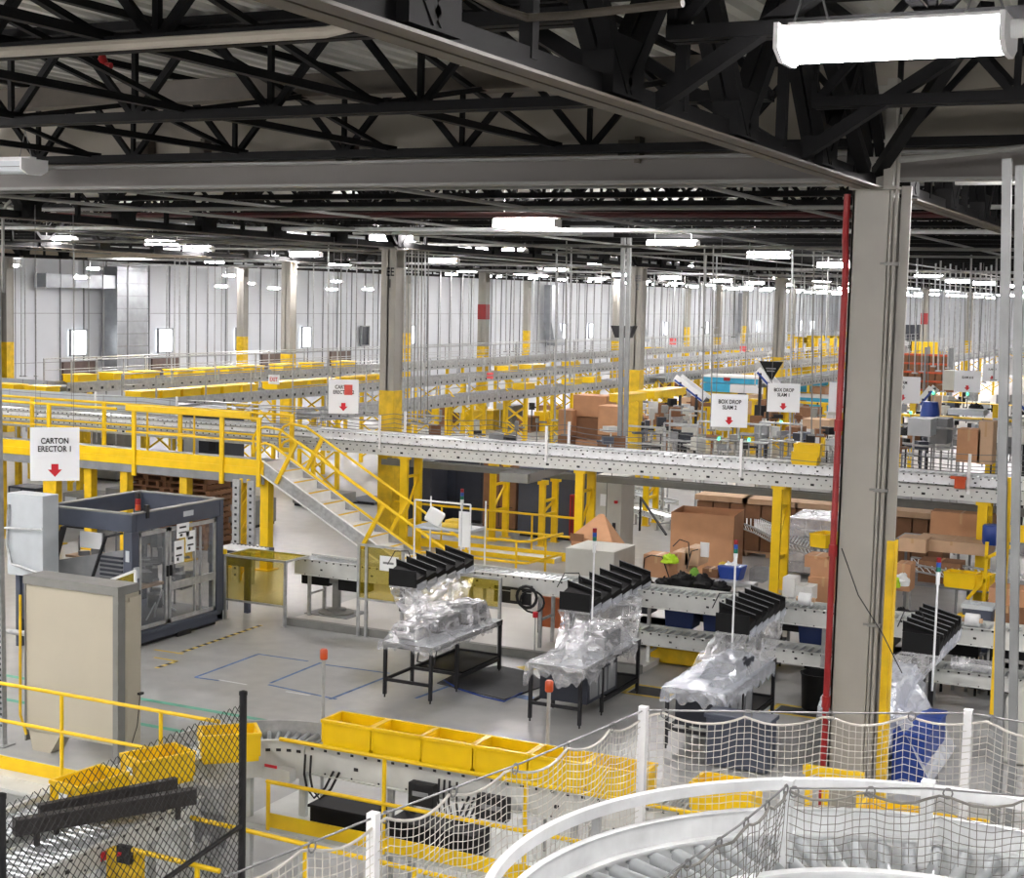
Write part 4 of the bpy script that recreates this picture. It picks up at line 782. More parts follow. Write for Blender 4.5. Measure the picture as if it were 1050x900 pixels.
# pallets and rack frames behind
t = thing('pallet', 'wooden pallet in the pile seen below the yellow walkway', 'pallet', (0, 0, 0), 'pallets under the walkway')
m = MB()
for k in range(7): m.box(-.6, .6, -.5+k*.15, -.41+k*.15, .12, .145)
for k in range(3): m.box(-.6+k*.55, -.5+k*.55, -.5, .5, .02, .12); m.box(-.6, .6, -.5+k*.45, -.4+k*.45, 0, .02)
m.build('boards', 'cardd', t)
n = 0
for px in (160, 182, 205):
    c = AY(px, 520, 31)
    for k in range(13):
        loc = (c.x+R_.uniform(-.05, .05), 31+R_.uniform(-.05, .05), .15*k)
        if n == 0: t.location = loc
        else: dup(t, loc, R_.uniform(-.04, .04))
        n += 1
for px, w in ((243, 'left'), (258, 'right')):
    c = AY(px, 520, 27.6); m = MB(); m.box(c.x-.09, c.x+.09, 27.55, 27.62, 0, 2.3)
    for k in range(14): m.box(c.x-.03, c.x+.03, 27.545, 27.55, .15+k*.15, .2+k*.15, 1)
    tag(m.build('rack_upright', ['galv', 'ink']), 'perforated grey upright behind the carton machine corner, %s of two' % w, 'upright')
c = AY(250, 520, 27.8); m = MB(); m.box(c.x-.12, c.x-.07, 27.8, 27.85, 0, 2.3); m.box(c.x+.07, c.x+.12, 27.8, 27.85, 0, 2.3)
for k in range(8): m.bar((c.x-.1, 27.82, .1+k*.26), (c.x+.1, 27.82, .36+k*.26), .03)
tag(m.build('lattice_post', 'yellow'), 'yellow lattice post between the two perforated grey uprights', 'post')
# ================================================================== silver transfer conveyor
YS = 32.9
t = conveyor('transfer_conveyor', 'long silver elevated conveyor crossing the hall on yellow supports', (-36, YS+.42), (4, YS+.42), .8, 2.93, .2, .16, (), 2.5, railm='galvl', rr=.03)
for y in (YS-.03, YS+.85):
    m = MB(); m.box(-36, 4, y, y+.02, 2.46, 2.72); m.box(-36, 4, y-.02, y+.02, 2.455, 2.475)
    for k in range(200): m.cbox((-35.9+k*.2, y-.002, 2.66), .045, .004, .03, 1); m.cbox((-35.8+k*.2, y-.002, 2.54), .025 if k % 4 else .08, .004, .025 if k % 4 else .05, 1)
    m.build('lower_channel', ['rail', 'ink'], t)
m = MB(); m.box(-36, 4, YS+.05, YS+.8, 2.5, 2.53); m.build('underpan', 'grey', t)
for px in (389, 415, 560, 583, 760, 995, 181, 98):
    near = px in (389, 560, 760, 995); y = YS-.06 if near else YS+.95; a = AY(px, 460, y).x; m = MB(); m.box(a-.03, a+.03, y-.02, y+.02, 2.6 if near else 2.9, 3.45 if near else 3.5); m.build('net_post', 'white', t)
xs = [-35, -28, -21.5, -19.8, -17, -15, -12.5, -9.8, -7, -4.2, 0]
for y, h, s in ((YS-.06, 3.1, .05), (YS+.95, 3.42, .08), (YS+.95, 3.3, .1), (YS+.95, 3.18, .1), (YS+.95, 3.06, .05)):
    m = MB(); P = []
    for a, b2 in zip(xs, xs[1:]): P += [(a+(b2-a)*f, y, h-s*4*f*(1-f)) for f in (0, .2, .4, .6, .8)]
    m.tube(P, .009, 5); m.build('guard_wire', 'wire', t, True)
def support(px, Y, zt, label, group=None, gap=.7, pxs=None, w=.2, brace=True):
    x = AY(px, 520, Y).x; t = thing('conveyor_support', label, 'support', (x, Y, 0), group)
    for y in (Y, Y+gap):
        m = MB(); m.box(x-w/2, x+w/2, y-.05, y+.05, 0, zt); m.box(x-w/2-.05, x+w/2+.05, y-.09, y+.09, 0, .02); m.box(x-w/2-.04, x+w/2+.06, y-.07, y+.07, zt-.12, zt); m.build('post', 'yellow', t)
    if brace:
        m = MB(); m.box(x-.04, x+.04, Y, Y+gap, .75, .83); m.box(x-.04, x+.04, Y, Y+gap, zt-.6, zt-.54); m.bar((x, Y, .85), (x, Y+gap, zt-.6), .05); m.build('brace', 'yellow', t)
    return t
support(414, YS+.05, 2.5, 'yellow two-post conveyor support in front of the painted column'); support(594, YS+.05, 2.5, 'yellow two-post conveyor support behind the pale grey box')
support(797, YS+.05, 2.5, 'yellow two-post conveyor support standing among the cardboard boxes'); support(1008, YS+.05, 2.5, 'yellow two-post conveyor support near the right edge')
p = AY(826, 467, YS+.3); o = dup(t0, (p.x, YS+.35, 2.94), .05, 'yellow tote on the silver conveyor left of the red pipe'); dup(t0, (p.x+.04, YS+.35, 3.12), .1, 'upper yellow tote stacked on the silver conveyor left of the red pipe')
# sheet-sided line at far left on the same level
for Y, z0, z1, x0, x1, lb in ((34.6, 2.75, 3.35, -36, -27.3, 'pale sheet-sided conveyor behind the carton sign'), (38.5, 2.9, 3.35, -44, -34.3, 'second pale sheet-sided conveyor further behind the carton sign')):
    t = thing('sheet_conveyor', lb, 'conveyor', ((x0+x1)/2, Y, 0)); m = MB(); m.box(x0, x1, Y, Y+.03, z0, z1)
    for k in range(8): m.box(x0+k*1.2, x0+k*1.2+.02, Y-.006, Y, z0, z1, 1)
    m.build('side_panel', ['lgrey', 'grey'], t); m = MB(); m.box(x0, x1, Y+.03, Y+1, z1-.2, z1-.16); m.build('belt', 'grey', t); 
    for k in range(int((x1-x0)/2.4)+1): m = MB(); m.box(x0+k*2.4, x0+k*2.4+.15, Y+.2, Y+.35, 0, z0); m.build('leg', 'yellowdull', t)
# cable tray on the underside line
m = MB(); a = AY(395, 472, 34.3); m.box(a.x, 3, 34.1, 34.14, 2.06, 2.2); m.box(a.x, 3, 34.4, 34.44, 2.06, 2.2); m.box(a.x, 3, 34.1, 34.44, 2.05, 2.07)
for k in range(12): x = a.x+1+k*1.8; m.tube([(x, 34.27, 2.07), (x, 34.27, 2.95)], .012, 4)
tag(m.build('cable_tray', 'gframe'), 'long dark cable tray hung just below the silver conveyor', 'tray')
t = thing('hung_enclosure', 'grey boxy enclosure hung under the silver conveyor with a sloping arm', 'enclosure', (-14.6, 33.4, 2))
a, b2 = AY(512, 484, 32.6), AY(541, 496, 32.6); m = MB(); m.box(a.x, b2.x, 32.6, 33.4, b2.z, a.z); m.build('body', 'gframe', t, bevel=.01)
m = MB(); m.hexa([AY(541, 496, 32.7), AY(590, 480, 33.2), AY(590, 480, 33.5), AY(541, 496, 33), AY(541, 486, 32.7), AY(590, 474, 33.2), AY(590, 474, 33.5), AY(541, 486, 33)]); m.build('arm', 'fascia', t)
# ================================================================== packing tables
def table(label, X0, X1, Y0, Y1, z=.92, shelf=(.45, 1.0), cab=False):
    t = thing('packing_table', label, 'table', ((X0+X1)/2, (Y0+Y1)/2, 0)); L = Y1-Y0
    m = MB(); m.box(X0, X1, Y0, Y1, z-.03, z); m.build('tabletop', 'lgrey', t, bevel=.004)
    m = MB(); m.box(X0-.004, X1+.004, Y0-.004, Y0, z-.05, z); m.box(X1, X1+.004, Y0, Y1, z-.05, z); m.box(X0, X0+.03, Y0, Y1, z-.09, z-.03); m.box(X1-.03, X1, Y0, Y1, z-.09, z-.03); m.box(X0, X1, Y0, Y0+.03, z-.09, z-.03); m.box(X0, X1, Y1-.03, Y1, z-.09, z-.03); m.build('apron', 'dark', t)
    for fy in (0, .36, 1):
        for x in (X0+.03, X1-.03): y = Y0+.03+(L-.06)*fy; m = MB(); m.box(x-.025, x+.025, y-.025, y+.025, .05, z-.03); m.tube([(x, y, 0), (x, y, .06)], .015, 6); m.build('leg', 'dark', t)
    m = MB()
    for y in (Y0+.03, Y0+.03+(L-.06)*.36, Y1-.03): m.box(X0+.03, X1-.03, y-.02, y+.02, .27, .32)
    m.box(X0+.015, X0+.045, Y0, Y1, .27, .32); m.box(X1-.045, X1-.015, Y0+L*.36, Y1, .2, .26); m.build('stretcher', 'dark', t)
    m = MB(); m.box(X0+.04, X1-.04, Y0+L*shelf[0], Y0+L*shelf[1]-.04, .26, .285); m.build('lower_shelf', 'binblk', t)
    if cab:
        m = MB(); m.box(X0+.06, X1-.03, Y0+.3, Y0+1.5, .3, .8)
        for k in range(3): m.box(X1-.03, X1-.02, Y0+.4+k*.36, Y0+.7+k*.36, .36, .74, 1)
        m.build('cabinet_box', ['slatedk', 'grey'], t)
    m = MB(); m.tube([(X0+.4, Y0+.5, z-.05), (X0+.3, Y0+.6, .5), (X0+.45, Y0+.9, .4), (X0+.4, Y0+1.2, z-.05)], .012, 5); m.build('cable', 'dark', t, True)
    return t
TB = [(-12.36, -11.46, 20.9, 23.42), (-9.74, -8.85, 20.85, 23.3), (-7.42, -6.52, 20.58, 23.2), (-5.1, -4.2, 20.56, 23.2)]
table('black-legged packing table nearest the open floor, first from the left', *TB[0]); table('black-legged packing table second from the left, wrapped in clear film', *TB[1], cab=True)
table('packing table third from the left, behind the white net', *TB[2], cab=True); table('packing table directly right of the near column, over blue bins', *TB[3], cab=True)
def noise(x, y, s=0):
    return math.sin(x*9.1+s)*math.cos(y*7.3+s*2)+.5*math.sin(x*21+y*13+s*3)+.35*math.cos(x*37-y*29+s)
def drape(label, X0, X1, Y0, Y1, z, bumps, seed, skirt=.14, amp=.012, mt='wrap', over=.03):
    m = MB(); nu, nv = 44, 70
    def fn(u, v):
        a = u*1.24-.12; b2 = v*1.16-.08
        x = X0-over+(X1-X0+2*over)*min(1, max(0, a)); y = Y0-over+(Y1-Y0+2*over)*min(1, max(0, b2)); h = 0
        for cx, cy, sx, sy, hh in bumps:
            q = max(abs((min(1, max(0, a))-cx)/sx), abs((min(1, max(0, b2))-cy)/sy)); h = max(h, hh*max(0, min(1, (1.5-q)/.5)))
        d = max(0, -a, a-1)/.12*1.0; e = max(0, -b2, b2-1)/.08; dz = max(d, e)
        return (x+(.02 if a > 1 else -.02 if a < 0 else 0)+amp*noise(y*2, u*3, seed), y+amp*noise(x*2, v*4, seed+1)-(.02 if b2 < 0 else 0), z+.008+h+amp*(.6+h*3)*noise(x*1.6, y*1.2, seed)*(.4 if h < .02 else 1)-dz*skirt*(.8+.3*noise(x+y, 0, seed)))
    m.grid(fn, nu, nv); return tag(m.build('plastic_wrap', mt, None, True), label, 'wrap')
def tent(label, top, bot, seed, amp=.03, mt='wrap', nu=24, nv=30, sagz=.0):
    m = MB(); a, b2 = map(Vector, top); c, d = map(Vector, bot)
    def fn(u, v):
        p = (a.lerp(b2, u)).lerp(c.lerp(d, u), v**1.3); w = amp*math.sin(PI*min(1, v+.15)); return p+Vector((w*noise(u*1.1, v*.35, seed), w*noise(u*.9+3, v*.3, seed), w*.4*noise(u*1.2, v*.6, seed)-sagz*math.sin(PI*v)))
    m.grid(fn, nu, nv); return tag(m.build('plastic_wrap', mt, None, True), label, 'wrap')
def chute(label, q0, q1, Yc0=22.9, lanes=6, lane_len=.55):
    p = AY(q0[0], q0[1], Yc0); p1 = AX(q1[0], q1[1], p.x); z0 = p.z; Xr = p.x; Xl = Xr-lane_len; ya, yb = Yc0, p1.y; zt = z0+.34
    t = thing('chute_rack', label, 'chute', (Xr, ya, 0)); w = (yb-ya)/lanes
    m = MB(); m.box(Xl, Xr, ya-.02, ya, z0, zt-.04); m.build('front_panel', 'binblk', t)
    for k in range(lanes):
        y = ya+k*w; m = MB(); m.hexa([(Xl, y, z0), (Xr, y, z0), (Xr, y+w-.01, z0), (Xl, y+w-.01, z0), (Xl, y, zt-.1), (Xr, y, z0+.14), (Xr, y+w-.01, z0+.2), (Xl, y+w-.01, zt+.0)])
        m.hexa([(Xl-.06, y+w-.015, zt-.1), (Xr, y+w-.015, z0+.05), (Xr, y+w, z0+.05), (Xl-.06, y+w, zt-.1), (Xl-.06, y+w-.04, zt+.07), (Xr, y+w-.03, z0+.26), (Xr, y+w-.015, z0+.26), (Xl-.06, y+w-.025, zt+.07)])
        m.build('lane', 'binblk', t, bevel=.003)
        m = MB(); m.bar((Xl-.06, y+w-.032, zt+.075), (Xr, y+w-.022, z0+.265), .012, .01); m.build('lane_edge', 'grey', t)
        m = MB(); m.hexa([(Xr+.01, y, z0-.06), (Xr+.02, y, z0-.1), (Xr+.02, y+w*.92, z0-.02), (Xr+.01, y+w*.92, z0-.02), (Xr+.01, y, z0+.06), (Xr+.02, y, z0+.06), (Xr+.02, y+w*.92, z0+.1), (Xr+.01, y+w*.92, z0+.1)]); m.build('lip', 'wrapblue', t)
    m = MB(); m.box(Xl, Xr, ya, yb, z0-.04, z0); m.build('tray', 'rail', t)
    for y in (ya+.15, yb-.2): m = MB(); m.box(Xl+.12, Xl+.2, y, y+.06, .92 if y < 23.3 else 0, z0-.04); m.build('post', 'dark', t)
    m = MB(); m.tube([(Xl-.1, ya+.1, zt), (Xl-.04, ya+.25, zt+.22), (Xl+.2, ya+.3, zt+.24), (Xl+.26, ya+.3, zt+.1)], .01, 5); m.build('cable', 'dark', t, True)
    return t, Xl, Xr, ya, yb, z0
CH = [chute('black slotted chute rack above the first wrapped table', (427, 603), (486, 583.5)), chute('black slotted chute rack above the second wrapped table', (605, 628), (667, 607)), chute('black slotted chute rack above the third wrapped table', (768, 651), (805, 632)), chute('black slotted chute rack right of the near column', (963, 672), (985, 652))]
NM = ('first', 'second', 'third', 'fourth')
def unit(label, x, y, z, sx, sy, sz, mt='slatedk'):
    m = MB(); m.box(x, x+sx, y, y+sy, z, z+sz); m.prism([(y, z+sz), (y+sy*.5, z+sz), (y+sy*.4, z+sz*1.25), (y+.05, z+sz*1.2)], 0, x+.03, x+sx-.03); m.box(x+.03, x+sx-.03, y-.012, y, z+.04, z+sz*.7, 1)
    return tag(m.build('label_printer', [mt, 'grey'], bevel=.008), label, 'printer')
x0, x1, y0, y1 = TB[0]
unit('dark printer bundled at the front of the first wrapped table', x0+.1, y0+.2, .925, .38, .5, .2); unit('dark scale unit bundled midway along the first wrapped table', x0+.12, y0+.9, .925, .4, .8, .22, 'dark'); unit('dark packing unit at the back of the first wrapped table', x0+.3, y0+1.75, .925, .42, .5, .3)
drape('crumpled clear film bundled over the gear on the first table', x0, x1, y0, y1-.35, .925, [(.46, .2, .28, .13, .27), (.44, .52, .26, .24, .3), (.58, .86, .24, .12, .38)], 2)
for k, (tt, Xl, Xr, ya, yb, z0) in enumerate(CH):
    tx0, tx1, ty0, ty1 = TB[k]
    tent('clear film hanging from the %s chute rack down to its table, right side' % NM[k], ((Xr, ya, z0), (Xr, yb, z0)), ((min(tx1, Xr+.55), ty0+1.0, .95), (min(tx1, Xr+.7), min(ty1, yb)-.1, .95)), k+3, .05)
    tent('clear film stretched across the front of the %s chute rack posts' % NM[k], ((Xl, ya, z0), (Xr, ya, z0)), ((tx0+.1, ty0+.75, 1.0), (tx1-.1, ty0+.85, 1.0)), k+9, .05)
x0, x1, y0, y1 = TB[1]; unit('dark printer under film at the back of the second wrapped table', x0+.35, y0+1.3, .925, .4, .6, .28)
drape('clear film peaked over the front of the second table', x0, x1, y0, y1-.3, .925, [(.7, .16, .12, .06, .34), (.6, .62, .3, .2, .38)], 5, .3)
x0, x1, y0, y1 = TB[2]; unit('dark scale under film on the third wrapped table', x0+.45, y0+1.2, .925, .36, .5, .2)
drape('smooth clear film sheet covering the third table', x0, x1, y0, y1-.3, .925, [(.75, .2, .1, .05, .1), (.62, .55, .2, .18, .25)], 7, .25, mt='wrapblue')
x0, x1, y0, y1 = TB[3]; unit('grey unit under film on the table right of the near column', x0+.3, y0+.9, .925, .4, .6, .3, 'grey')
drape('loose clear film over the table right of the near column', x0, x1, y0, y1-.3, .925, [(.35, .25, .3, .2, .22), (.7, .5, .25, .3, .34)], 11, .55, mt='wrapblue')
m = MB()
for k in range(3): m.box(x1+.05, x1+.5, y0+.15+k*.5, y0+.6+k*.5, .02, .7); m.box(x1+.03, x1+.52, y0+.12+k*.5, y0+.63+k*.5, .66, .72)
tag(m.build('blue_bin_set', 'bluebin', bevel=.015), 'blue plastic bins stowed under the table right of the near column', 'bin')
tent('big clear film sheet slumped over the blue bins right of the near column', ((x1-.1, y0+.1, 1.12), (x1-.1, y0+1.9, 1.2)), ((x1+.62, y0-.02, .12), (x1+.62, y0+1.9, .12)), 31, .05, 'wrapblue')
p = G(800, 790, 0); m = MB(); m.box(p.x-1.0, p.x-.1, 20.1, 20.5, .02, .75); m.box(p.x-1.03, p.x-.07, 20.07, 20.53, .7, .76); tag(m.build('blue_crate', 'slate', bevel=.012), 'dusky blue crate on the floor behind the white net, left of the near column', 'crate')
# ================================================================== packing line conveyors
YP = 25.0
conveyor('packing_conveyor', 'grey perforated upper conveyor line running behind the wrapped tables', (-13.4, YP+.33), (2.5, YP+.33), .62, 1.36, .3, .11, (.03, .12, .24, .34, .45, .56, .66, .78, .9))
conveyor('packing_conveyor', 'lower grey return conveyor below the packing line', (-10.7, YP+.33), (2.5, YP+.33), .56, .62, .24, .14, (.1, .4, .7, .95), legm='rail')
conveyor('infeed_conveyor', 'short grey perforated conveyor on a pedestal behind the amber screens', (-16.9, 25.4), (-13.6, 25.4), .6, 1.2, .32, .1, (.1,))
t = thing('pedestal', 'dark round-based pedestal under the short infeed conveyor', 'pedestal', (-15.2, 25.6, .1)); p = AY(345, 625, 25.6)
m = MB(); m.lathe((p.x, 25.6, .1), [(.36, 0), (.36, .04), (.2, .06), (.2, .1), (.09, .12), (.09, .6), (.16, .62), (.16, .7)], 18); m.build('column', 'gframe', t, True); m = MB(); m.box(p.x-.5, p.x+.5, 25.2, 26, .1, .115); m.build('base_plate', 'grey', t); m = MB(); m.box(p.x-.75, p.x-.1, 25.45, 25.8, .65, .85); m.box(p.x+.12, p.x+.75, 25.45, 25.8, .6, .85); m.build('motor', 'binblk', t, bevel=.02)
for px, yy, lb, Y, h in ((474, 500, 'tall thin pole with a stack light left of the yellow floor railing', 26.2, 0), (610, 540, 'tall thin pole with a stack light in front of the pale grey box', 22.6, 0), (755, 552, 'tall thin pole with a stack light beside the heaped goods', 22.6, 0), (963, 570, 'tall thin pole with a stack light right of the near column', 22.4, 0)):
    a = AY(px, yy, Y); t = thing('stack_light', lb, 'light', (a.x, Y, 0)); zt = a.z; zb = 0 if Y > 25 else .92
    m = MB(); m.tube([(a.x, Y, zb), (a.x, Y, zt-.26)], .016, 8); m.lathe((a.x, Y, zt-.42), [(.03, 0), (.03, .12)], 8); m.build('pole', 'galvl', t, True)
    for k, c in enumerate(('white', 'green', 'bluelens', 'red')): m = MB(); m.lathe((a.x, Y, zt-.3+.07*k), [(.035, 0), (.035, .068)], 10); m.build('lens', c, t, True)
a = AY(549, 630, 24.6); m = MB(); m.tube([(a.x, 24.6, 0), (a.x, 24.6, a.z)], .012, 6); m.lathe((a.x, 24.6, a.z-.05), [(.05, 0), (.05, .1)], 8, 1); tag(m.build('button_pole', ['galv', 'brightred']), 'thin pole carrying a red button before the orange-brown board', 'pole')
a, b2 = AY(553, 611, 26.2), AY(578, 645, 26.2); m = MB(); m.box(a.x, b2.x, 26.2, 26.25, b2.z, a.z); m.box(a.x, a.x+.06, 26.15, 26.2, 0, a.z, 1); tag(m.build('board', [mat('orange_board', (188, 104, 62), .7), 'dark']), 'orange-brown board leaning under the packing conveyor', 'board')
a = AY(540, 612, 24.9); m = MB(); m.lathe((0, 0, 0), [(.001, 0), (.001, .001)], 3); m = MB(); m.tube([a+Vector((.2*math.cos(q), 0, .2*math.sin(q))) for q in [2*PI*k/16 for k in range(16)]], .03, 6, closed=True); m.tube([a+Vector((.24*math.cos(q)+.1, .03, .2*math.sin(q)-.08)) for q in [2*PI*k/16 for k in range(16)]], .02, 6, closed=True); tag(m.build('hose_coil', 'dark', None, True), 'black coiled hose on the side of the packing conveyor', 'hose')
a = AY(527, 611, 24.9); m = MB(); m.box(a.x-.45, a.x+.3, 24.98, 25.02, a.z-.16, a.z+.14, 1); m.box(a.x-.1, a.x+.12, 24.96, 24.98, a.z-.1, a.z+.1); tag(m.build('switch_unit', ['beige', 'dark']), 'black panel with a cream switch plate under the packing conveyor', 'panel')
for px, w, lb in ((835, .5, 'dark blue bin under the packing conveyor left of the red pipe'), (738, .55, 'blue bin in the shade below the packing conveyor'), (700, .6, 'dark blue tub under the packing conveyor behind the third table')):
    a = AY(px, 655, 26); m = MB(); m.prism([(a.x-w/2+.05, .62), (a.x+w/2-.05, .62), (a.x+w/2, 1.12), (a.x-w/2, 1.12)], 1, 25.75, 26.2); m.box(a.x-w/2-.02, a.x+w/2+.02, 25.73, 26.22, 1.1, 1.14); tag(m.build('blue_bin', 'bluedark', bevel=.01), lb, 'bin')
a = AY(697, 680, 25.6); m = MB(); m.box(a.x-.55, a.x+.55, 25.45, 25.8, 0.02, .34); m.box(a.x-.6, a.x+.6, 25.4, 25.85, .3, .36); tag(m.build('yellow_tray', 'yellowdull', bevel=.02), 'yellow tub on the floor below the lower return conveyor', 'tub')
p = G(838, 727, 0); m = MB(); m.lathe((p.x, p.y, 0), [(.2, 0), (.25, .02), (.28, .55), (.3, .6), (.27, .6), (.24, .1)], 16); tag(m.build('waste_bin', 'binblk', None, True), 'round black waste bin standing left of the red pipe', 'bin')
p = G(1045, 742, 0); m = MB(); a, b2 = AY(1033, 700, 22.4), AY(1075, 700, 22.4); m.prism([(a.x-.02, 0), (b2.x, 0), (b2.x, 1.35), (a.x+.4, 1.35), (a.x-.02, .95)], 1, 22.4, 23.2); tag(m.build('grey_hood', 'boxgrey', bevel=.06), 'rounded pale grey machine hood at the right edge behind the tall posts', 'hood')

# dark goods stowed around the packing line
for k, (px, Y, z0, w, d, h, mt) in enumerate(((668, 26.1, .12, .7, .5, .45, 'binblk'), (712, 26.3, .7, .6, .5, .4, 'dark'), (752, 26.2, .7, .5, .5, .5, 'binblk'), (775, 26.1, .1, .8, .5, .4, 'slatedk'), (815, 26.4, .7, .55, .5, .42, 'dark'), (846, 26.1, .1, .7, .5, .42, 'binblk'), (930, 26.2, .1, .7, .5, .45, 'dark'), (985, 26.1, .7, .6, .5, .5, 'binblk'), (1020, 26.2, .1, .8, .5, .4, 'slatedk'), (1035, 26.3, .7, .6, .5, .46, 'dark'), (655, 26.4, .7, .4, .4, .4, 'slatedk'), (900, 26.2, .7, .6, .5, .42, 'dark'))):
    x = AY(px, 650, Y).x; m = MB(); m.box(x-w/2, x+w/2, Y, Y+d, z0, z0+h); m.box(x-w/2-.02, x+w/2+.02, Y-.02, Y+d+.02, z0+h-.05, z0+h); m.box(x-w*.2, x+w*.2, Y-.006, Y, z0+h*.35, z0+h*.6, 1)
    if z0 > .5: m.box(x-w/2, x+w/2, Y, Y+d, z0-.04, z0); [m.box(x+s*(w/2-.02)-.02, x+s*(w/2-.02)+.02, Y, Y+.04, 0, z0) for s in (-1, 1)]
    tag(m.build('stowed_crate', [mt, 'grey'], bevel=.008), 'dark crate stowed in the shade below the packing conveyor', 'crate', 'dark crates under the packing line')
# equipment below and behind the yellow walkway
for k, (px0, px1, yt, Y, dep, mt, lb) in enumerate(((8, 36, 498, 33.9, .8, 'slatedk', 'dark cabinet below the walkway at the far left edge'), (64, 96, 505, 31.4, 1, 'gframe', 'mid grey machine cabinet behind the carton machine, left one'), (108, 140, 500, 31.6, 1, 'grey', 'mid grey machine cabinet behind the carton machine, right one'), (186, 226, 420, 36.5, 1.2, 'slatedk', 'dark machine seen through the walkway railings'), (222, 262, 510, 34.2, 1, 'gframe', 'grey machine block behind the perforated uprights'), (300, 340, 505, 38.5, 1.4, 'gframe', 'grey machine block seen under the staircase'), (352, 384, 512, 40, 1.4, 'slate', 'slate machine block seen beyond the staircase foot'), (30, 120, 436, 39.8, 1, 'grey', 'long grey machine low beyond the walkway at left'))):
    a, b2 = AY(px0, yt, Y), AY(px1, yt, Y); t = thing('machine_cabinet', lb, 'machine', ((a.x+b2.x)/2, Y, 0)); m = MB(); m.box(a.x, b2.x, Y, Y+dep, .08, a.z); m.build('body', mt, t, bevel=.02); m = MB(); m.box(a.x+.04, b2.x-.04, Y+.04, Y+dep-.04, 0, .08); m.build('base', 'dark', t)
    m = MB(); m.box(a.x+.1, a.x+(b2.x-a.x)*.45, Y-.012, Y, a.z*.5, a.z*.9); m.build('door', 'lgrey' if k % 2 else 'grey', t); m = MB(); m.box(b2.x-.4, b2.x-.15, Y-.012, Y, a.z*.6, a.z*.75); m.build('vent', 'dark', t)
for k in range(9):
    y = 30.9+k*.19 if k < 6 else 36.4+k*.2; z = 2.7+.11*(k % 5); m = MB(); m.tube([(-36, y, z), (-20.6, y, z+.03)], .022, 5)
    for j in range(6): m.box(-35+j*2.6, -34.97+j*2.6, y-.01, y+.01, z-.4, z)
    tag(m.build('guide_rail', 'galv', None, True), 'thin grey guide rail running along behind the yellow walkway', 'rail', 'guide rails behind the walkway')
a, b2 = AY(425, 545, 28.1), AY(482, 545, 28.1); t = thing('packing_cart', 'grey tube cart with white and yellow paper goods at the staircase foot', 'cart', ((a.x+b2.x)/2, 28.1, 0)); m = MB()
zz = AY(450, 541, 28.1).z; m.box(a.x, b2.x, 28.1, 28.8, zz-.05, zz); m.build('shelf', 'lgrey', t)
for x in (a.x, b2.x):
    for y in (28.1, 28.8): m = MB(); m.tube([(x, y, 0), (x, y, zz+.55)], .02, 6); m.build('post', 'galvl', t, True)
m = MB(); m.tube([(a.x, 28.1, zz+.55), (b2.x, 28.1, zz+.55)], .02, 6); m.build('handle', 'galvl', t, True)
m = MB(); m.box(b2.x-.25, b2.x+.02, 28.06, 28.08, zz-.35, zz+.4); m.build('notice', 'paper', t)
m = MB(); m.rbox((a.x+.35, 28.35, zz+.19), .36, .3, .3, .5, 0, .5); tag(m.build('white_packet', 'paper', bevel=.03), 'white packet tilted on the cart at the staircase foot', 'packet')
m = MB(); m.box(a.x+.6, b2.x-.3, 28.2, 28.6, zz+.005, zz+.1); m.box(a.x+.65, b2.x-.35, 28.25, 28.6, zz+.1, zz+.16); tag(m.build('yellow_stack', 'tapeyellow', bevel=.01), 'pale yellow sheets stacked on the cart at the staircase foot', 'sheets')
# ================================================================== goods behind the packing line
def box(label, px, w, h, Y, dep=.5, py=None, z=None, mt='card', rz=0, name='cardboard_box', cat='box', group=None, tape=True, flaps=False, bev=.004):
    """carton whose foot centre is seen at (px, py) on plane Y (or on height z), w and h in pixels"""
    c = AY(px, py, Y) if z is None else None
    if c is None: c = AY(px, 500, Y); c.z = z
    k = sc(c); W, Hh = w/k*1.05, h/k; m = MB(); x, y, z = c.x, c.y+dep/2, c.z
    R = Matrix.Rotation(rz, 3, 'Z')
    def rb(cx, cy, cz, sx, sy, sz, mi=0): v = R @ Vector((cx, cy, 0)); m.rbox((x+v.x, y+v.y, z+cz), sx, sy, sz, rz, mi)
    if flaps:
        t_ = .012
        rb(0, -dep/2, Hh/2, W, t_, Hh); rb(0, dep/2, Hh/2, W, t_, Hh); rb(-W/2, 0, Hh/2, t_, dep, Hh); rb(W/2, 0, Hh/2, t_, dep, Hh); rb(0, 0, .03, W, dep, .02)
    else:
        rb(0, 0, Hh/2, W, dep, Hh)
        if tape: rb(0, 0, Hh+.001, .05, dep, .003, 1); rb(0, -dep/2-.001, Hh*.82, .05, .003, Hh*.35, 1)
    return tag(m.build(name, [mt, 'tape'], bevel=bev), label, cat, group)
def bench(label, px0, px1, Y, z, dep=.8, mt='grey', name='work_bench', cat='bench', group=None):
    a, b2 = AY(px0, 500, Y).x, AY(px1, 500, Y).x; t = thing(name, label, cat, ((a+b2)/2, Y, 0), group)
    m = MB(); m.box(a, b2, Y, Y+dep, z-.04, z); m.build('bench_top', mt, t); 
    for x in (a+.05, (a+b2)/2, b2-.05):
        for y in (Y+.05, Y+dep-.05): m = MB(); m.box(x-.025, x+.025, y-.025, y+.025, 0, z-.04); m.build('leg', 'grey', t)
    return t
def lump(label, px, py, rx, rz_, Y, mt='binblk', name='plastic_bag', cat='bag', seed=0, group=None):
    c = AY(px, py, Y); k = sc(c); a, b2 = rx/k, rz_/k; m = MB(); n1, n2 = 8, 12
    def fn(u, v):
        t, f = PI*u*.5, 2*PI*v; q = 1+.16*noise(math.cos(f)*1.2+seed, u*1.7+math.sin(f), seed); return (c.x+a*math.sin(t)*math.cos(f)*q, c.y+a*.8*math.sin(t)*math.sin(f)*q, c.z+b2*math.cos(t)*q)
    m.grid(fn, n1, n2); return tag(m.build(name, mt, None, True), label, cat, group)
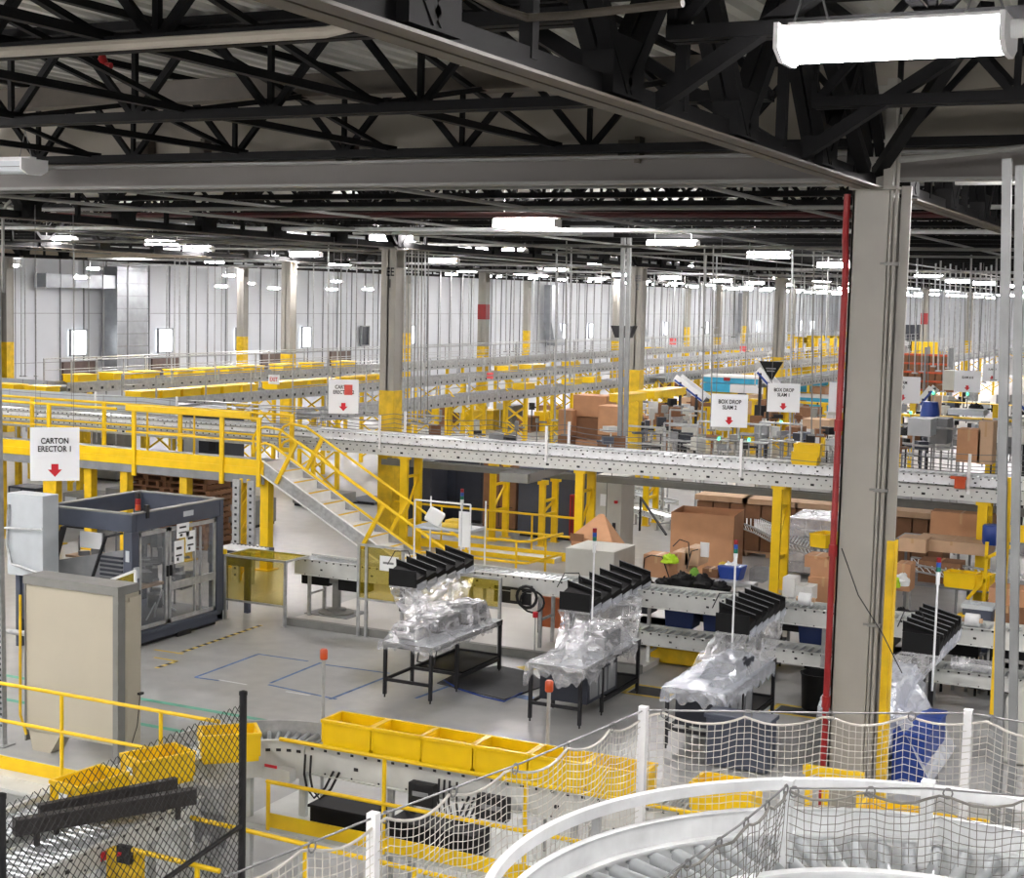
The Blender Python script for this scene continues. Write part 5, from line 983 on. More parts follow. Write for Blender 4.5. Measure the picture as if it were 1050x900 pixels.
bench('long grey work bench heaped with goods behind the packing conveyor', 640, 790, 27.2, .93, 1.0)
bench('grey work bench carrying white cartons left of the red pipe', 798, 868, 27.4, .85, 1.0)
box('brown carton with dark straps on the heaped bench', 672, 26, 23, 27.3, .5, 592, name='carton', cat='box')
for k, (px, py, w, h) in enumerate(((697, 586, 16, 20), (709, 580, 14, 18))): box('pinkish strapped parcel on the heaped bench, %s of two' % ('left' if k == 0 else 'right'), px, w, h, 27.9, .6, py, mt='cardl', name='parcel', cat='parcel', bev=.05)
m = MB()
for q in (((659, 592), (661, 572), (668, 569), (679, 571), (686, 592)), ((690, 560), (697, 553), (706, 556), (707, 572)), ((704, 583), (709, 565), (716, 563))): m.tube([AY(x, y, 27.28) for x, y in q], .012, 5)
tag(m.build('strap', 'dark'), 'dark looping straps over the cartons on the heaped bench', 'strap')
lump('bright green bag on the carton at the heaped bench', 687, 577, 9, 9, 27.3, 'hazy'); lump('small green bag in the middle of the heaped bench', 712, 590, 5, 8, 27.2, mat('green_bag', (110, 160, 50), .6))
for k, (px, py, rx, h) in enumerate(((682, 604, 12, 12), (700, 601, 14, 14), (720, 604, 13, 15), (738, 606, 12, 10), (662, 600, 9, 8))): lump('black plastic bag slumped along the front of the heaped bench', px, py, rx, h, 27.0, seed=k, group='black bags on the heaped bench')
box('white paper notice stand on the heaped bench', 722, 9, 15, 28.0, .03, 571, mt='paper', name='notice', cat='notice', tape=False)
a = AY(747, 596, 27.3); m = MB(); m.prism([(a.x-.17, a.z), (a.x+.17, a.z), (a.x+.24, a.z+.28), (a.x-.24, a.z+.28)], 1, 27.3, 27.7); tag(m.build('blue_tub', 'bluebin', bevel=.02), 'blue tub filled with white and yellow packets on the heaped bench', 'tub')
for k, (dx, mt) in enumerate(((-6, 'tapeyellow'), (0, 'paper'), (6, 'paper'))): lump('%s packet in the blue tub' % ('yellow', 'white middle', 'white right')[k], 747+dx, 583, 5, 7, 27.5, mt, 'packet', 'packet', k)
box('clear plastic crate at the right end of the heaped bench', 775, 14, 14, 27.5, .35, 597, mt='glass', name='clear_crate', cat='crate', tape=False)
box('flat silver tray lying on the right end of the heaped bench', 752, 40, 4, 27.05, .3, 601, mt='galv', name='tray', cat='tray', tape=False)
box('small brown carton lying on the heaped bench beside the blue tub', 728, 16, 9, 27.4, .3, 592, mt='cardd', name='carton')
for k, (px, py, w, h) in enumerate(((808, 606, 12, 20), (816, 611, 14, 17), (826, 610, 12, 15))): box('white carton on the small bench left of the red pipe, %s' % ('at left', 'in the middle', 'at right')[k], px, w, h, 27.5+.1*k, .4, py+6, mt='whitebox', name='white_carton', tape=False)
for k, (px, py, w, h, Y) in enumerate(((843, 618, 30, 26, 28.3), (846, 594, 30, 20, 28.35), (836, 582, 22, 12, 28.4))): box('brown carton stacked left of the red pipe, %s of the stack' % ('lowest', 'middle', 'top')[k], px, w, h, Y, .55, py, mt='card', name='carton')
for px, Y, w in ((826, 25.1, 'left of the red pipe'), (998, 24.9, 'in front of the lidded grey bin')):
    a = AY(px, 620, Y+.2); m = MB(); m.tube([(a.x-.11, Y+.2, 1.49), (a.x+.11, Y+.2, 1.49)], .11, 16); m.tube([(a.x-.16, Y+.2, 1.49), (a.x+.16, Y+.2, 1.49)], .04, 10, 1); tag(m.build('film_roll', ['galvl', 'cardl'], None, True), 'shiny roll of film lying on the packing conveyor '+w, 'roll')
# pale grey box and its flap carton
p = AY(579, 595, 26.9); a = AY(579, 561, 26.9); q = AY(630, 565, 26.9); t = thing('pale_box', 'big pale grey box standing behind the packing conveyor', 'box', ((p.x+q.x)/2, 26.9, 0))
m = MB(); m.box(p.x, q.x, 26.9, 28.0, .6, a.z); m.build('body', 'boxgrey', t, bevel=.01); m = MB(); m.box(p.x+.1, q.x-.1, 27, 27.9, .1, .6); m.build('plinth', 'gframe', t)
c = AY(608, 556, 29.5); m = MB(); m.hexa([(c.x-.5, 29.5, c.z-.2), (c.x+.5, 29.5, c.z-.2), (c.x+.5, 30.3, c.z-.2), (c.x-.5, 30.3, c.z-.2), (c.x-.5, 29.5, c.z+.1), (c.x+.45, 29.5, c.z+.02), (c.x-.1, 30.3, c.z+.5), (c.x-.2, 30.3, c.z+.5)]); m.box(c.x-.55, c.x+.55, 29.5, 30.3, .1, c.z-.2); m.rbox((c.x-.35, 29.45, c.z+.08), .3, .02, .16, .1, 1)
tag(m.build('open_carton', ['card', 'cardd']), 'open brown carton with raised flaps behind the pale grey box', 'box')
# yellow floor railing
t = thing('floor_railing', 'yellow floor railing enclosing an area right of the staircase foot', 'railing', (-13.5, 32, 0)); Yf, Yb = 30.2, 34.2
xc = AY(534, 548, Yf).x; xl = AY(425, 535, Yf).x; xbl, xbr = AY(405, 510, Yb).x, AY(590, 528, Yb).x
for z, nm in ((1.1, 'top_rail'), (.62, 'mid_rail')):
    m = MB(); m.tube([(xl, Yf, z), (xc, Yf, z), (xc+.15, Yf+.1, z), (xc+.3, Yf+1.6, z)], .03, 8); m.build(nm, 'yellow', t, True); m = MB(); m.tube([(xbl, Yb, z), (xbr, Yb, z)], .03, 8); m.build(nm, 'yellow', t, True)
for x, y in ((xl, Yf), ((xl+xc)/2, Yf), (xc-.1, Yf), (xc+.2, Yf+.9), (xbl+.3, Yb), (AY(453, 520, Yb).x, Yb), (AY(499, 520, Yb).x, Yb), (AY(546, 520, Yb).x, Yb)): m = MB(); m.tube([(x, y, 0), (x, y, 1.1)], .028, 8); m.build('post', 'yellow', t, True)
m = MB(); m.box(xbl, xbr, Yb-.02, Yb, 0, .22); m.build('toe_plate', 'yellow', t); m = MB(); m.box(xl, xc, Yf-.01, Yf+.01, .12, .2); m.build('toe_plate', 'yellow', t)
a, b2 = G(484, 562, 0), G(580, 574, 0); m = MB(); m.box(a.x, b2.x, a.y-.9, a.y, 0, .12); m.box(a.x, b2.x, a.y-.92, a.y-.9, 0, .12, 1); tag(m.build('yellow_kerb', ['pad', 'yellow'], bevel=.01), 'low pale plinth with yellow edge below the yellow railing', 'plinth')
# machines behind the railing
def block(label, x0, x1, yt, Y, dep, mt, name='machine_block', cat='machine', ventm='dark', zt=None):
    a, b2 = AY(x0, yt, Y), AY(x1, yt, Y); t = thing(name, label, cat, ((a.x+b2.x)/2, Y, 0)); zt = zt or a.z
    m = MB(); m.box(a.x, b2.x, Y, Y+dep, .1, zt); m.build('body', mt, t, bevel=.02)
    m = MB(); m.box(a.x+.05, b2.x-.05, Y+.05, Y+dep-.05, 0, .1); m.build('base', 'dark', t)
    m = MB(); m.box(a.x+.1, b2.x-.1, Y-.01, Y, zt*.35, zt*.36); m.box((a.x+b2.x)/2-.01, (a.x+b2.x)/2+.01, Y-.01, Y, .15, zt-.05); m.build('panel_seam', ventm, t); return t
block('dark slate machine housing behind the yellow railing at left', 443, 495, 468, 38.5, 2, 'slatedk'); block('brown panelled block between the two slate housings', 496, 530, 472, 37.6, 1.5, 'cardd', 'brown_stack', 'stack'); block('grey slate machine housing behind the yellow support posts', 532, 590, 478, 37.2, 2, 'slate'); block('low slate cabinet near the staircase back', 404, 442, 470, 37, 1, 'slatedk', 'machine_block')
t = block('tall pale control cabinet with red emergency stop behind the pale box', 608, 638, 487, 35.2, .9, 'boxgrey', 'control_cabinet', 'cabinet', 'gframe')
a = AY(632, 516, 35.15); m = MB(); m.lathe((a.x, 35.12, a.z), [(.04, 0), (.05, .02), (.05, .07)], 10); m.build('emergency_stop', 'brightred', t); m = MB(); m.box(a.x-.1, a.x-.02, 35.17, 35.2, a.z-.9, a.z-.5); m.box(a.x-.45, a.x-.3, 35.18, 35.2, a.z-.1, a.z+.2, 1); m.build('handle', ['dark', 'paper'], t)
block('red fire-extinguisher-coloured narrow cabinet left of the tall control cabinet', 584, 590, 507, 36.8, .3, 'red', 'red_cabinet', 'cabinet')
for px, yt, Y, lb in ((505, 475, 36, 'yellow post pair standing before the brown panelled block'), (556, 492, 36, 'yellow post pair standing before the grey slate housing'), (662, 478, 41, 'yellow post pair far behind the tall control cabinet')):
    support(px, Y, AY(px, yt, Y).z, lb, gap=.8, w=.16)
# gaylord, pallets, wrapped load
box('large open brown bulk carton behind the heaped bench', 715, 62, 66, 34.3, 1.25, 592, mt='card', rz=.12, name='bulk_carton', flaps=True, tape=False)
for k, (px, w) in enumerate(((740, 54), (790, 56), (842, 50), (893, 50), (945, 50))):
    Y = 37.6; c = AY(px, 510, Y); hw = w/sc(c)/2; t = thing('carton_pallet', 'pallet of flat brown cartons with cream top sheet, %s of the row' % ('first', 'second', 'third', 'fourth', 'fifth')[k], 'pallet', (c.x, Y, 0))
    m = MB(); n = 3
    for i in range(n):
        for j in range(2): m.box(c.x-hw+i*2*hw/n+.02, c.x-hw+(i+1)*2*hw/n-.02, Y, Y+1, .15+j*.6, .73+j*.6)
    m.build('cartons', 'cardd', t, bevel=.01); m = MB(); m.box(c.x-hw-.03, c.x+hw+.03, Y-.05, Y+1.1, 1.36, 1.5); m.build('top_sheet', 'cardl', t); m = MB(); m.box(c.x-hw, c.x+hw, Y, Y+1, .1, .14)
    for i in range(3): m.box(c.x-hw+i*(hw-.06), c.x-hw+i*(hw-.06)+.12, Y, Y+1, 0, .1)
    m.build('pallet_base', 'cardl', t)
    if k in (1, 2): m = MB(); m.box(c.x+.1, c.x+.45, Y-.06, Y-.05, .9, 1.3); m.build('notice', 'paper', t)
c = AY(832, 590, 35.4); c.z = 0; t = thing('wrapped_pallet', 'shrink-wrapped pallet load behind the stacked cartons', 'pallet', (c.x, c.y, 0)); m = MB()
for i in range(3):
    for j in range(5): m.box(c.x-.58+i*.39, c.x-.2+i*.39, c.y, c.y+1, .12+j*.26, .37+j*.26)
m.build('load', 'shrink', t, bevel=.02); m = MB(); m.hexa([(c.x-.62, c.y-.03, .1), (c.x+.62, c.y-.03, .1), (c.x+.62, c.y+1.05, .1), (c.x-.62, c.y+1.05, .1), (c.x-.6, c.y-.02, 1.42), (c.x+.6, c.y-.02, 1.42), (c.x+.5, c.y+1, 1.52), (c.x-.5, c.y+1, 1.52)]); m.build('film', 'wrap', t); m = MB(); m.box(c.x+.1, c.x+.35, c.y-.05, c.y-.04, .7, .95); m.build('notice', 'paper', t)
def skate(label, up, lo, z, legs=True):
    A = [G(x, y, z) for x, y in up]; B = [G(x, y, z) for x, y in lo]; t = thing('skate_conveyor', label, 'conveyor', tuple(A[0]))
    for P in (A, B):
        for dz in (0, -.13): m = MB(); m.tube([p+Vector((0, 0, dz)) for p in P], .022, 6); m.build('side_tube', 'galv', t, True)
    m = MB()
    for a, b2, c, d in zip(A, A[1:], B, B[1:]):
        n = max(2, int((b2-a).length/.14))
        for i in range(n): f = i/n; p, q = a.lerp(b2, f), c.lerp(d, f); m.tube([p-Vector((0, 0, .03)), q-Vector((0, 0, .03))], .018, 5)
        for p, q in ((a, b2), (c, d)):
            n2 = max(2, int((q-p).length/.16))
            for i in range(n2): m.bar(p.lerp(q, i/n2), p.lerp(q, (i+1)/n2)-Vector((0, 0, .13)), .015)
    m.build('wheels', 'galvl', t)
    for p in (A[0], A[-1], B[0], B[-1]): m = MB(); m.tube([p, (p.x, p.y, 0)], .025, 6); m.build('leg', 'galv', t)
    return t
skate('curved skate-wheel conveyor sweeping behind the yellow support', ((750, 524), (774, 529), (803, 542), (850, 558), (866, 563)), ((750, 532), (774, 541), (795, 552), (845, 567), (866, 572)), 1.0)
p = AY(846, 545, 31.5); dup(t0, (p.x, 31.5, AY(846, 560, 31.5).z), 1.3, 'yellow tote end poking out beside the red pipe')
bench('low grey stand under the yellow tote beside the red pipe', 836, 868, 31.3, AY(846, 560, 31.5).z, .6, name='stand', cat='stand')
# tangle of conveyors behind the bulk carton
for k, (px, py, px2, py2, Y) in enumerate(((645, 505, 690, 520, 44), (640, 498, 676, 510, 48), (652, 520, 690, 535, 41.5))):
    a, b2 = AY(px, py, Y), AY(px2, py2, Y); t = conveyor('feeder_conveyor', 'grey feeder conveyor behind the bulk carton, %s of three' % ('middle', 'furthest', 'nearest')[k], (a.x, Y), (b2.x+.4, Y-1.2), .5, a.z, .16, .16, (.2, .8), far=True)
m = MB(); a, b2 = AY(657, 510, 40), AY(683, 548, 38); m.bar(a, b2, .05, .05); m.bar((a.x, a.y, 0), a, .05); tag(m.build('strut', 'dark'), 'dark slanting strut in front of the feeder conveyors', 'strut')
# right of the near column
bx = [('large brown carton lying on the line right of the near column', 984, 58, 32, 33.6, .7, 558, 'card'), ('flattened pale carton below the large brown one', 975, 70, 12, 32.3, .9, 567, 'cardl'), ('pale carton edge right beside the near column', 935, 26, 14, 32, .6, 566, 'cardl'), ('brown carton beneath the yellow totes at right', 962, 40, 24, 31.5, .6, 600, 'cardd'), ('brown carton stack right of the lidded grey bin, upper', 1035, 40, 18, 28.3, .6, 622, 'card'), ('brown carton stack right of the lidded grey bin, lower', 1032, 46, 18, 28.2, .7, 640, 'cardd'), ('brown carton leaning against the near column right side', 925, 14, 28, 30.5, .5, 606, 'card'), ('tall tan carton standing on the silver conveyor far line', 992, 22, 34, 37, .6, 474, 'card'), ('pale tan carton beside the tall one on the far line', 1009, 14, 44, 37, .6, 476, 'cardl')]
for lb, px, w, h, Y, dep, py, mt in bx: box(lb, px, w, h, Y, dep, py, mt=mt, name='carton')
bench('grey bench line under the cartons right of the near column', 915, 1060, 31.2, AY(980, 600, 31.5).z, 1.6)
bench('grey shelf line carrying the large brown carton at right', 915, 1060, 33.0, AY(980, 567, 32.3).z, 1.6)
skate('grey skate-wheel conveyor line below the yellow totes at right', ((935, 571), (970, 577), (1010, 584), (1052, 590)), ((935, 578), (970, 585), (1010, 593), (1052, 599)), 1.25)
for px, lb in ((986, 'yellow tote on the skate conveyor right of the near column, left one'), (1001, 'yellow tote on the skate conveyor right of the near column, right one')): p = AY(px, 583, 29.2); dup(t0, (p.x, 29.3, 1.26), -.1, lb)
p = AY(1048, 555, 31); dup(t0, (p.x, 31, p.z), .4, 'yellow tote cut by the right edge behind the tall posts')
c = AY(1001, 640, 26.4); m = MB(); m.prism([(c.x-.2, .7), (c.x+.2, .7), (c.x+.24, 1.42), (c.x-.24, 1.42)], 1, 26.4, 26.8); m.box(c.x-.26, c.x+.26, 26.38, 26.82, 1.42, 1.49, 1); m.lathe((c.x-.05, 26.6, 1.49), [(.1, 0), (.1, .02)], 10, 1); m.box(c.x-.12, c.x-.02, 26.38, 26.4, 1.2, 1.32, 1); tag(m.build('lidded_bin', ['slate', 'lgrey']), 'slate grey bin with pale lid right of the near column', 'bin')
bench('small stand under the lidded grey bin', 984, 1018, 26.3, .7, .6, name='stand', cat='stand')
lump('white and clear packets piled beside the near column', 925, 600, 8, 12, 30.2, 'paper', 'packet', 'packet', 3); lump('black bag behind the black chute right of the column', 925, 632, 10, 9, 26.3, seed=9); lump('lime yellow vest lying beside the near column', 919, 602, 4, 10, 29.5, 'hazy', 'vest', 'vest', 4)
c = AY(1018, 558, 32); m = MB(); m.lathe((c.x, c.y, c.z), [(.2, 0), (.22, .05), (.22, .36), (.2, .4)], 14); tag(m.build('blue_drum', 'bluebin', None, True), 'dark blue drum between the tall grey posts', 'drum')
c = AY(985, 496, 32.8); m = MB(); m.box(c.x-.12, c.x+.1, 32.75, 32.8, c.z-.1, c.z+.1); m.box(c.x-.2, c.x+.12, 32.7, 32.78, c.z+.1, c.z+.16); tag(m.build('orange_tag', 'orange'), 'orange-red tag hanging on the silver conveyor at right', 'tag')
a = AY(1000, 685, 24.4); m = MB(); m.tube([(a.x-.4, 24.6, a.z), (a.x+.35, 24.6, a.z)], .1, 12); tag(m.build('film_bundle', 'wrap', None, True), 'rolled bundle of clear film on the side of the packing conveyor', 'bundle')
box('yellow tub standing behind the black chute right of the column', 985, 12, 18, 26.2, .4, 650, mt='yellow', name='tub', cat='tub', tape=False)
a = AY(1012, 560, 29); m = MB(); m.bar((a.x, 29, 0), (a.x, 29, 2.2), .06); m.bar((a.x, 29, 1.9), (a.x+.5, 29, 2.2), .06); m.bar((a.x-.3, 29, 1.1), (a.x, 29, 1.5), .06); tag(m.build('yellow_bracket', 'yellow'), 'yellow bracket post beside the right skate conveyor', 'bracket')
# ================================================================== signs
def sign(label, x0, x1, y0, y1, Y, lines, arrow=True, tsize=.17, wires=True, blot=False, dy=.18):
    c = AY((x0+x1)/2, (y0+y1)/2, Y); k = sc(c); W, Hh = (x1-x0)/k, (y1-y0)/k; rz = math.atan2(-c.x, c.y)*1.0
    t = thing('hanging_sign', label, 'sign', tuple(c))
    R = Matrix.Rotation(rz, 3, 'Z')
    def P(u, v, d=0): q = R @ Vector((u*W, d, 0)); return Vector((c.x+q.x, c.y+q.y, c.z+v*Hh))
    m = MB(); m.rbox(c, W, .012, Hh, rz); m.build('board', 'sign', t)
    if lines: text('lettering', lines, tsize*Hh, P(0, dy, -.012), rz, 'ink', t)
    if arrow:
        m = MB(); s = .115*Hh; pts = [(-.55*s, s), (.55*s, s), (.55*s, .1*s), (1.1*s, .1*s), (0, -1.1*s), (-1.1*s, .1*s), (-.55*s, .1*s)]
        def Q(u, v, d): q = R @ Vector((u, d, 0)); return (c.x+q.x, c.y+q.y, c.z-.3*Hh+v)
        b = len(m.v); m.v += [Q(u, v, -.009) for u, v in pts]+[Q(u, v, -.005) for u, v in pts]; m.face(list(range(7))); m.face(list(range(13, 6, -1)))
        m.build('arrow', 'brightred', t)
    if blot: m = MB(); q = P(.16, .2, -.02); m.rbox(q, .27*W, .008, .3*Hh, rz); m.build('sticker', mat('red_sticker', (226, 92, 82), .6), t)
    if wires: 
        m = MB()
        for u in (-.38, .38): p = P(u, .5); m.tube([p, (p.x, p.y, 7.8)], .006, 4)
        m.build('wire', 'wire', t)
    return t
sign('white sign reading CARTON ERECTOR 1 with a red arrow over the dark machine', 32, 80.5, 438, 493, 19.6, 'CARTON\nERECTOR 1', tsize=.15, dy=.17)
sign('white carton sign partly covered by a red sticker, left of the painted column', 337, 367.5, 389, 424, 31.5, 'CARTON\nERECTOR 2', blot=True, tsize=.15, dy=.2)
sign('white sign reading BOX DROP SLAM 2 over the silver conveyor', 729.5, 766.5, 404, 438, 31, 'BOX DROP\nSLAM 2', tsize=.17)
sign('white sign reading BOX DROP SLAM 1 right of the SLAM 2 sign', 787, 820, 393, 422.5, 34.5, 'BOX DROP\nSLAM 1', tsize=.17)
sign('white SLAM sign half hidden by the red pipe', 850, 884, 392, 423, 37, 'SLAM\n21', tsize=.17)
sign('white sign reading SLAM 20 just right of the near column', 908, 943, 386, 413, 40, 'SLAM\n20', tsize=.17)
sign('white sign reading SLAM 18 in the middle of the right group', 979, 1005, 380, 402, 46, 'SLAM #18', tsize=.15)
sign('white sign reading SLAM 17 just left of the tall posts', 1008, 1027, 373, 391, 52, 'SLAM 17', tsize=.15)
sign('white sign at the right edge seen behind the tall posts', 1032, 1056, 367, 385, 56, 'SLAM 16', arrow=False, tsize=.17)
c = AY(790.5, 381, 58); k = sc(c); m = MB(); w, h = 12.5/k, 10.5/k; m.prism([(c.x-w, c.z+h), (c.x+w, c.z+h), (c.x+.02, c.z-h)], 1, c.y-.03, c.y+.03); m.box(c.x-.2, c.x+.2, c.y-.036, c.y-.03, c.z+.1, c.z+.15, 1); m.box(c.x-.16, c.x+.16, c.y-.036, c.y-.03, c.z, c.z+.05, 1); tag(m.build('triangle_sign', ['binblk', 'grey']), 'black inverted triangular sign hanging right of the blue-white unit', 'sign')
def small_sign(label, px, py, w, h, Y, mt, txt=None):
    c = AY(px, py, Y); k = sc(c); t = thing('small_sign', label, 'sign', tuple(c)); m = MB(); m.cbox(c, w/k, .04, h/k); m.build('board', mt, t)
    if txt: text('lettering', txt, h/k*.62, (c.x, c.y-.025, c.z), 0, 'brightred', t)
    m = MB(); m.tube([c, (c.x, c.y, 7.8)], .008, 4); m.build('rod', 'wire', t)
small_sign('white EXIT sign with red letters above the left tote lines', 281, 389, 13, 9.5, 40, 'paper', 'EXIT')
for px, py, Y, lb in ((502.5, 385, 55, 'small pinkish red sign on the grey conveyor right of the painted column'), (690, 350, 100, 'small red sign far off left of the dark hanging rods'), (762, 358, 95, 'small red sign far off above the blue-white unit')): small_sign(lb, px, py, 7, 6.5, Y, mat('pink_sign', (232, 96, 98), .6))
c = AY(640, 334, 42); m = MB(); m.hexa([(c.x-.2, c.y-.2, c.z-.35), (c.x+.2, c.y-.2, c.z-.35), (c.x+.2, c.y+.2, c.z-.35), (c.x-.2, c.y+.2, c.z-.35), (c.x-.35, c.y-.2, c.z), (c.x+.35, c.y-.2, c.z), (c.x+.35, c.y+.2, c.z), (c.x-.35, c.y+.2, c.z)]); tag(m.build('dark_funnel', 'dark'), 'dark funnel-shaped bracket on the twin struts at hall centre', 'bracket')
# ================================================================== far elevated conveyors
def farline(label, X, Y0, Y1, z, w=.8, leg=5, matn='galv'):
    t = thing('elevated_conveyor', label, 'conveyor', (X, (Y0+Y1)/2, 0)); m = MB()
    for s in (-1, 1): m.box(X+s*w/2-.02, X+s*w/2+.02, Y0, Y1, z-.28, z+.06)
    for k in range(int((Y1-Y0)/.5)): m.box(X+w/2+.02, X+w/2+.026, Y0+k*.5, Y0+k*.5+.1, z-.2, z-.12, 1)
    m.build('side_rail', [matn, 'ink'], t); m = MB(); m.box(X-w/2, X+w/2, Y0, Y1, z-.1, z-.05)
    m.build('belt', 'grey', t); y = Y0+1
    while y < min(Y1, Y0+90):
        m = MB()
        for s in (-1, 1): m.box(X+s*w/2-.06, X+s*w/2+.06, y-.06, y+.06, 0, z-.28)
        for k in range(4): m.bar((X-w/2, y, .2+k*.65), (X+w/2, y, .85+k*.65), .05); m.bar((X+w/2, y, .2+k*.65), (X-w/2, y, .85+k*.65), .05)
        m.build('lattice_leg', 'yellow', t); y += leg
    m = MB()
    for s in (-1, 1):
        m.tube([(X+s*(w/2+.15), Y0, z+.75), (X+s*(w/2+.15), Y1, z+.75)], .02, 5); m.tube([(X+s*(w/2+.15), Y0, z+.4), (X+s*(w/2+.15), Y1, z+.4)], .015, 5); y = Y0
        while y < Y1: m.box(X+s*(w/2+.15)-.02, X+s*(w/2+.15)+.02, y, y+.04, z-.2, z+.75); y += 2.4
    m.build('guard_rail', 'galv', t); return t
farline('long grey elevated conveyor with spaced totes, furthest of the left lines', -33.2, 36.2, 150, 3.45)
farline('long grey elevated conveyor with close totes, nearer of the left lines', -30.2, 36.4, 150, 3.1, 1.0, 4.2)
farline('grey elevated conveyor in front of the painted column row', -26.5, 40, 120, 2.75, .9, 4.6); farline('grey elevated conveyor behind the black triangular sign', -18.2, 62, 150, 3.2, 1, 7)
farline('grey elevated conveyor over the boxes right of hall centre', -24.7, 66, 140, 3.0, .8, 6)
tf = MB(); tf.box(-.26, .26, -.4, .4, 0, .04); tf.box(-.3, .3, -.45, .45, .04, .36); tf.box(-.33, .33, -.48, .48, .33, .37); far0 = tf.build('storage_tote', 'tote')
nf = 0
def ftote(x, y, z, rz=0, s=1.0):
    global nf
    o = far0 if nf == 0 else far0.copy()
    if nf: C.objects.link(o)
    nf += 1; o.location = (x, y, z); o.rotation_euler = (0, 0, rz); o.scale = (s, s*.95, s*.72); tag(o, 'small yellow tote riding the distant grey elevated lines', 'tote', 'distant yellow totes')
for px in (10, 43): p = AY(px, 388, 35.1); ftote(p.x, 35.1, 3.2, PI/2)
for px in (82, 118, 148, 183, 210, 235, 257, 290, 319, 352): 
    d = ray(px, 385-.05*px*.2); ftote(-33.2, -33.2*d.y/d.x, 3.46)
yl = 0
for px in range(146, 392):
    d = ray(px, 392); y = -30.2*d.y/d.x
    if 262 < px < 284 or 340 < px < 358 or y-yl < 1.0: continue
    yl = y; ftote(-30.2, y, 3.11)
for px in (520, 542, 549, 585): d = ray(px, 392); ftote(-30.2, -30.2*d.y/d.x, 3.11)
for px in (640, 650, 668, 676, 684, 692): d = ray(px, 368); ftote(-18.2, -18.2*d.y/d.x, 3.21)
for px in (537, 586, 606): d = ray(px, 400); ftote(-26.5, -26.5*d.y/d.x, 2.76)
# ------------------------------------------------------------------ distant goods
for k, (px, w, h, Y, z) in enumerate(((601, 33, 22, 56, 0), (600, 32, 22, 56.05, .89), (602, 35, 22, 56, 1.78), (623, 25, 30, 55, 0), (623, 25, 30, 55, 1.2), (577, 14, 26, 55.5, 0), (577, 14, 26, 55.5, 1.03), (640, 11, 48, 54, 0))):
    box('big brown bulk carton stacked beyond the silver conveyor, left of the twin struts', px, w, h, Y, 1.1, z=z, mt='cardd' if k % 2 else 'card', name='bulk_carton', group='stacked bulk cartons', tape=False, bev=.02)
for k, px in enumerate((418, 436, 455, 476, 497, 516, 535, 553)):
    box('low grey-brown load standing among the far yellow lattice legs', px, 15, 16+4*(k % 3), 66+k % 2, 1.2, z=0, mt=('yellowdull', 'gframe', 'cardd', 'yellow')[k % 4], name='floor_load', cat='load', group='loads among lattice legs', tape=False, bev=0)
FB = [ (563, 432, 22, 8, 70), (560, 424, 16, 8, 71), (687, 406, 22, 18, 80), (702, 428, 14, 20, 66), (676, 430, 12, 16, 66), (660, 436, 14, 10, 62), (712, 420, 12, 14, 70), (773, 425, 12, 20, 64), (785, 432, 12, 22, 62), (838, 415, 14, 18, 68), (826, 430, 20, 12, 60), (836, 440, 26, 10, 56), (812, 447, 14, 9, 54), (700, 446, 22, 8, 56), (680, 440, 10, 9, 60), (952, 428, 14, 22, 56), (968, 402, 18, 7, 70)]
for k, (px, py, w, h, Y) in enumerate(FB): 
    o = box('brown carton among the distant goods beyond the silver conveyor', px, w, h, Y, 1.0, py, mt=('cardd', 'card', 'cardd', 'cardl')[k % 4], name='carton', group='distant brown cartons', tape=False, bev=0)
for px0, px1, Y, z in ((550, 650, 69.5, .55), (655, 730, 60, .9), (750, 800, 60, 1.1), (800, 870, 53, 1.0), (660, 790, 53, .8), (915, 1060, 54, 1.3), (915, 1060, 44, 1.0)): bench('long grey bench line under the distant goods', px0, px1, Y, z, 1.2, group='distant bench lines')
for k in range(170):
    px = R_.choice((R_.uniform(655, 870), R_.uniform(655, 870), R_.uniform(918, 1052), R_.uniform(918, 1052), R_.uniform(430, 650))); py = R_.uniform(408, 464); Y = 40+(464-py)*.5+R_.uniform(0, 4)
    for yb in (52.2, 58.2, 63.2, 66.2, 54.5, 44.5, 70.5):
        if abs(Y-yb) < 1: Y = yb-1.3
    c = AY(px, py, Y); m = MB()
    m.rbox(c+Vector((0, 0, .15)), R_.uniform(.1, .5), R_.uniform(.1, .5), R_.uniform(.1, .5), R_.random()); m.bar((c.x, c.y, max(0, c.z-.9)), c, .04); m.rbox(c+Vector((R_.uniform(-.3, .3), 0, .1)), .3, .2, .06, R_.random())
    tag(m.build('machine_piece', R_.choice(['grey', 'galv', 'lgrey', 'gframe', 'dark', 'grey', 'rail', 'boxgrey', 'slatedk', 'cardd', 'gframe', 'dark', 'slate', 'cardd'])), 'small grey piece of equipment in the busy zone beyond the silver conveyor', 'equipment', 'busy equipment beyond the conveyor')
for px, py, Y in ((662, 455, 42), (700, 452, 43), (705, 437, 46), (736, 451, 41), (768, 453, 41), (800, 452, 42), (935, 455, 42), (960, 458, 41), (1000, 450, 43)):
    c = AY(px, py, Y); m = MB(); w = .6
    for s in (-1, 1): m.tube([(c.x+s*w, Y, 0), (c.x+s*w, Y, c.z+.5)], .03, 6)
    m.tube([(c.x-w, Y, c.z+.5), (c.x+w, Y, c.z+.5)], .03, 6); m.tube([(c.x-w, Y, c.z), (c.x+w, Y, c.z)], .03, 6); tag(m.build('tube_frame', 'galv', None, True), 'grey tube frame standing just beyond the silver conveyor', 'frame', 'tube frames beyond the conveyor')
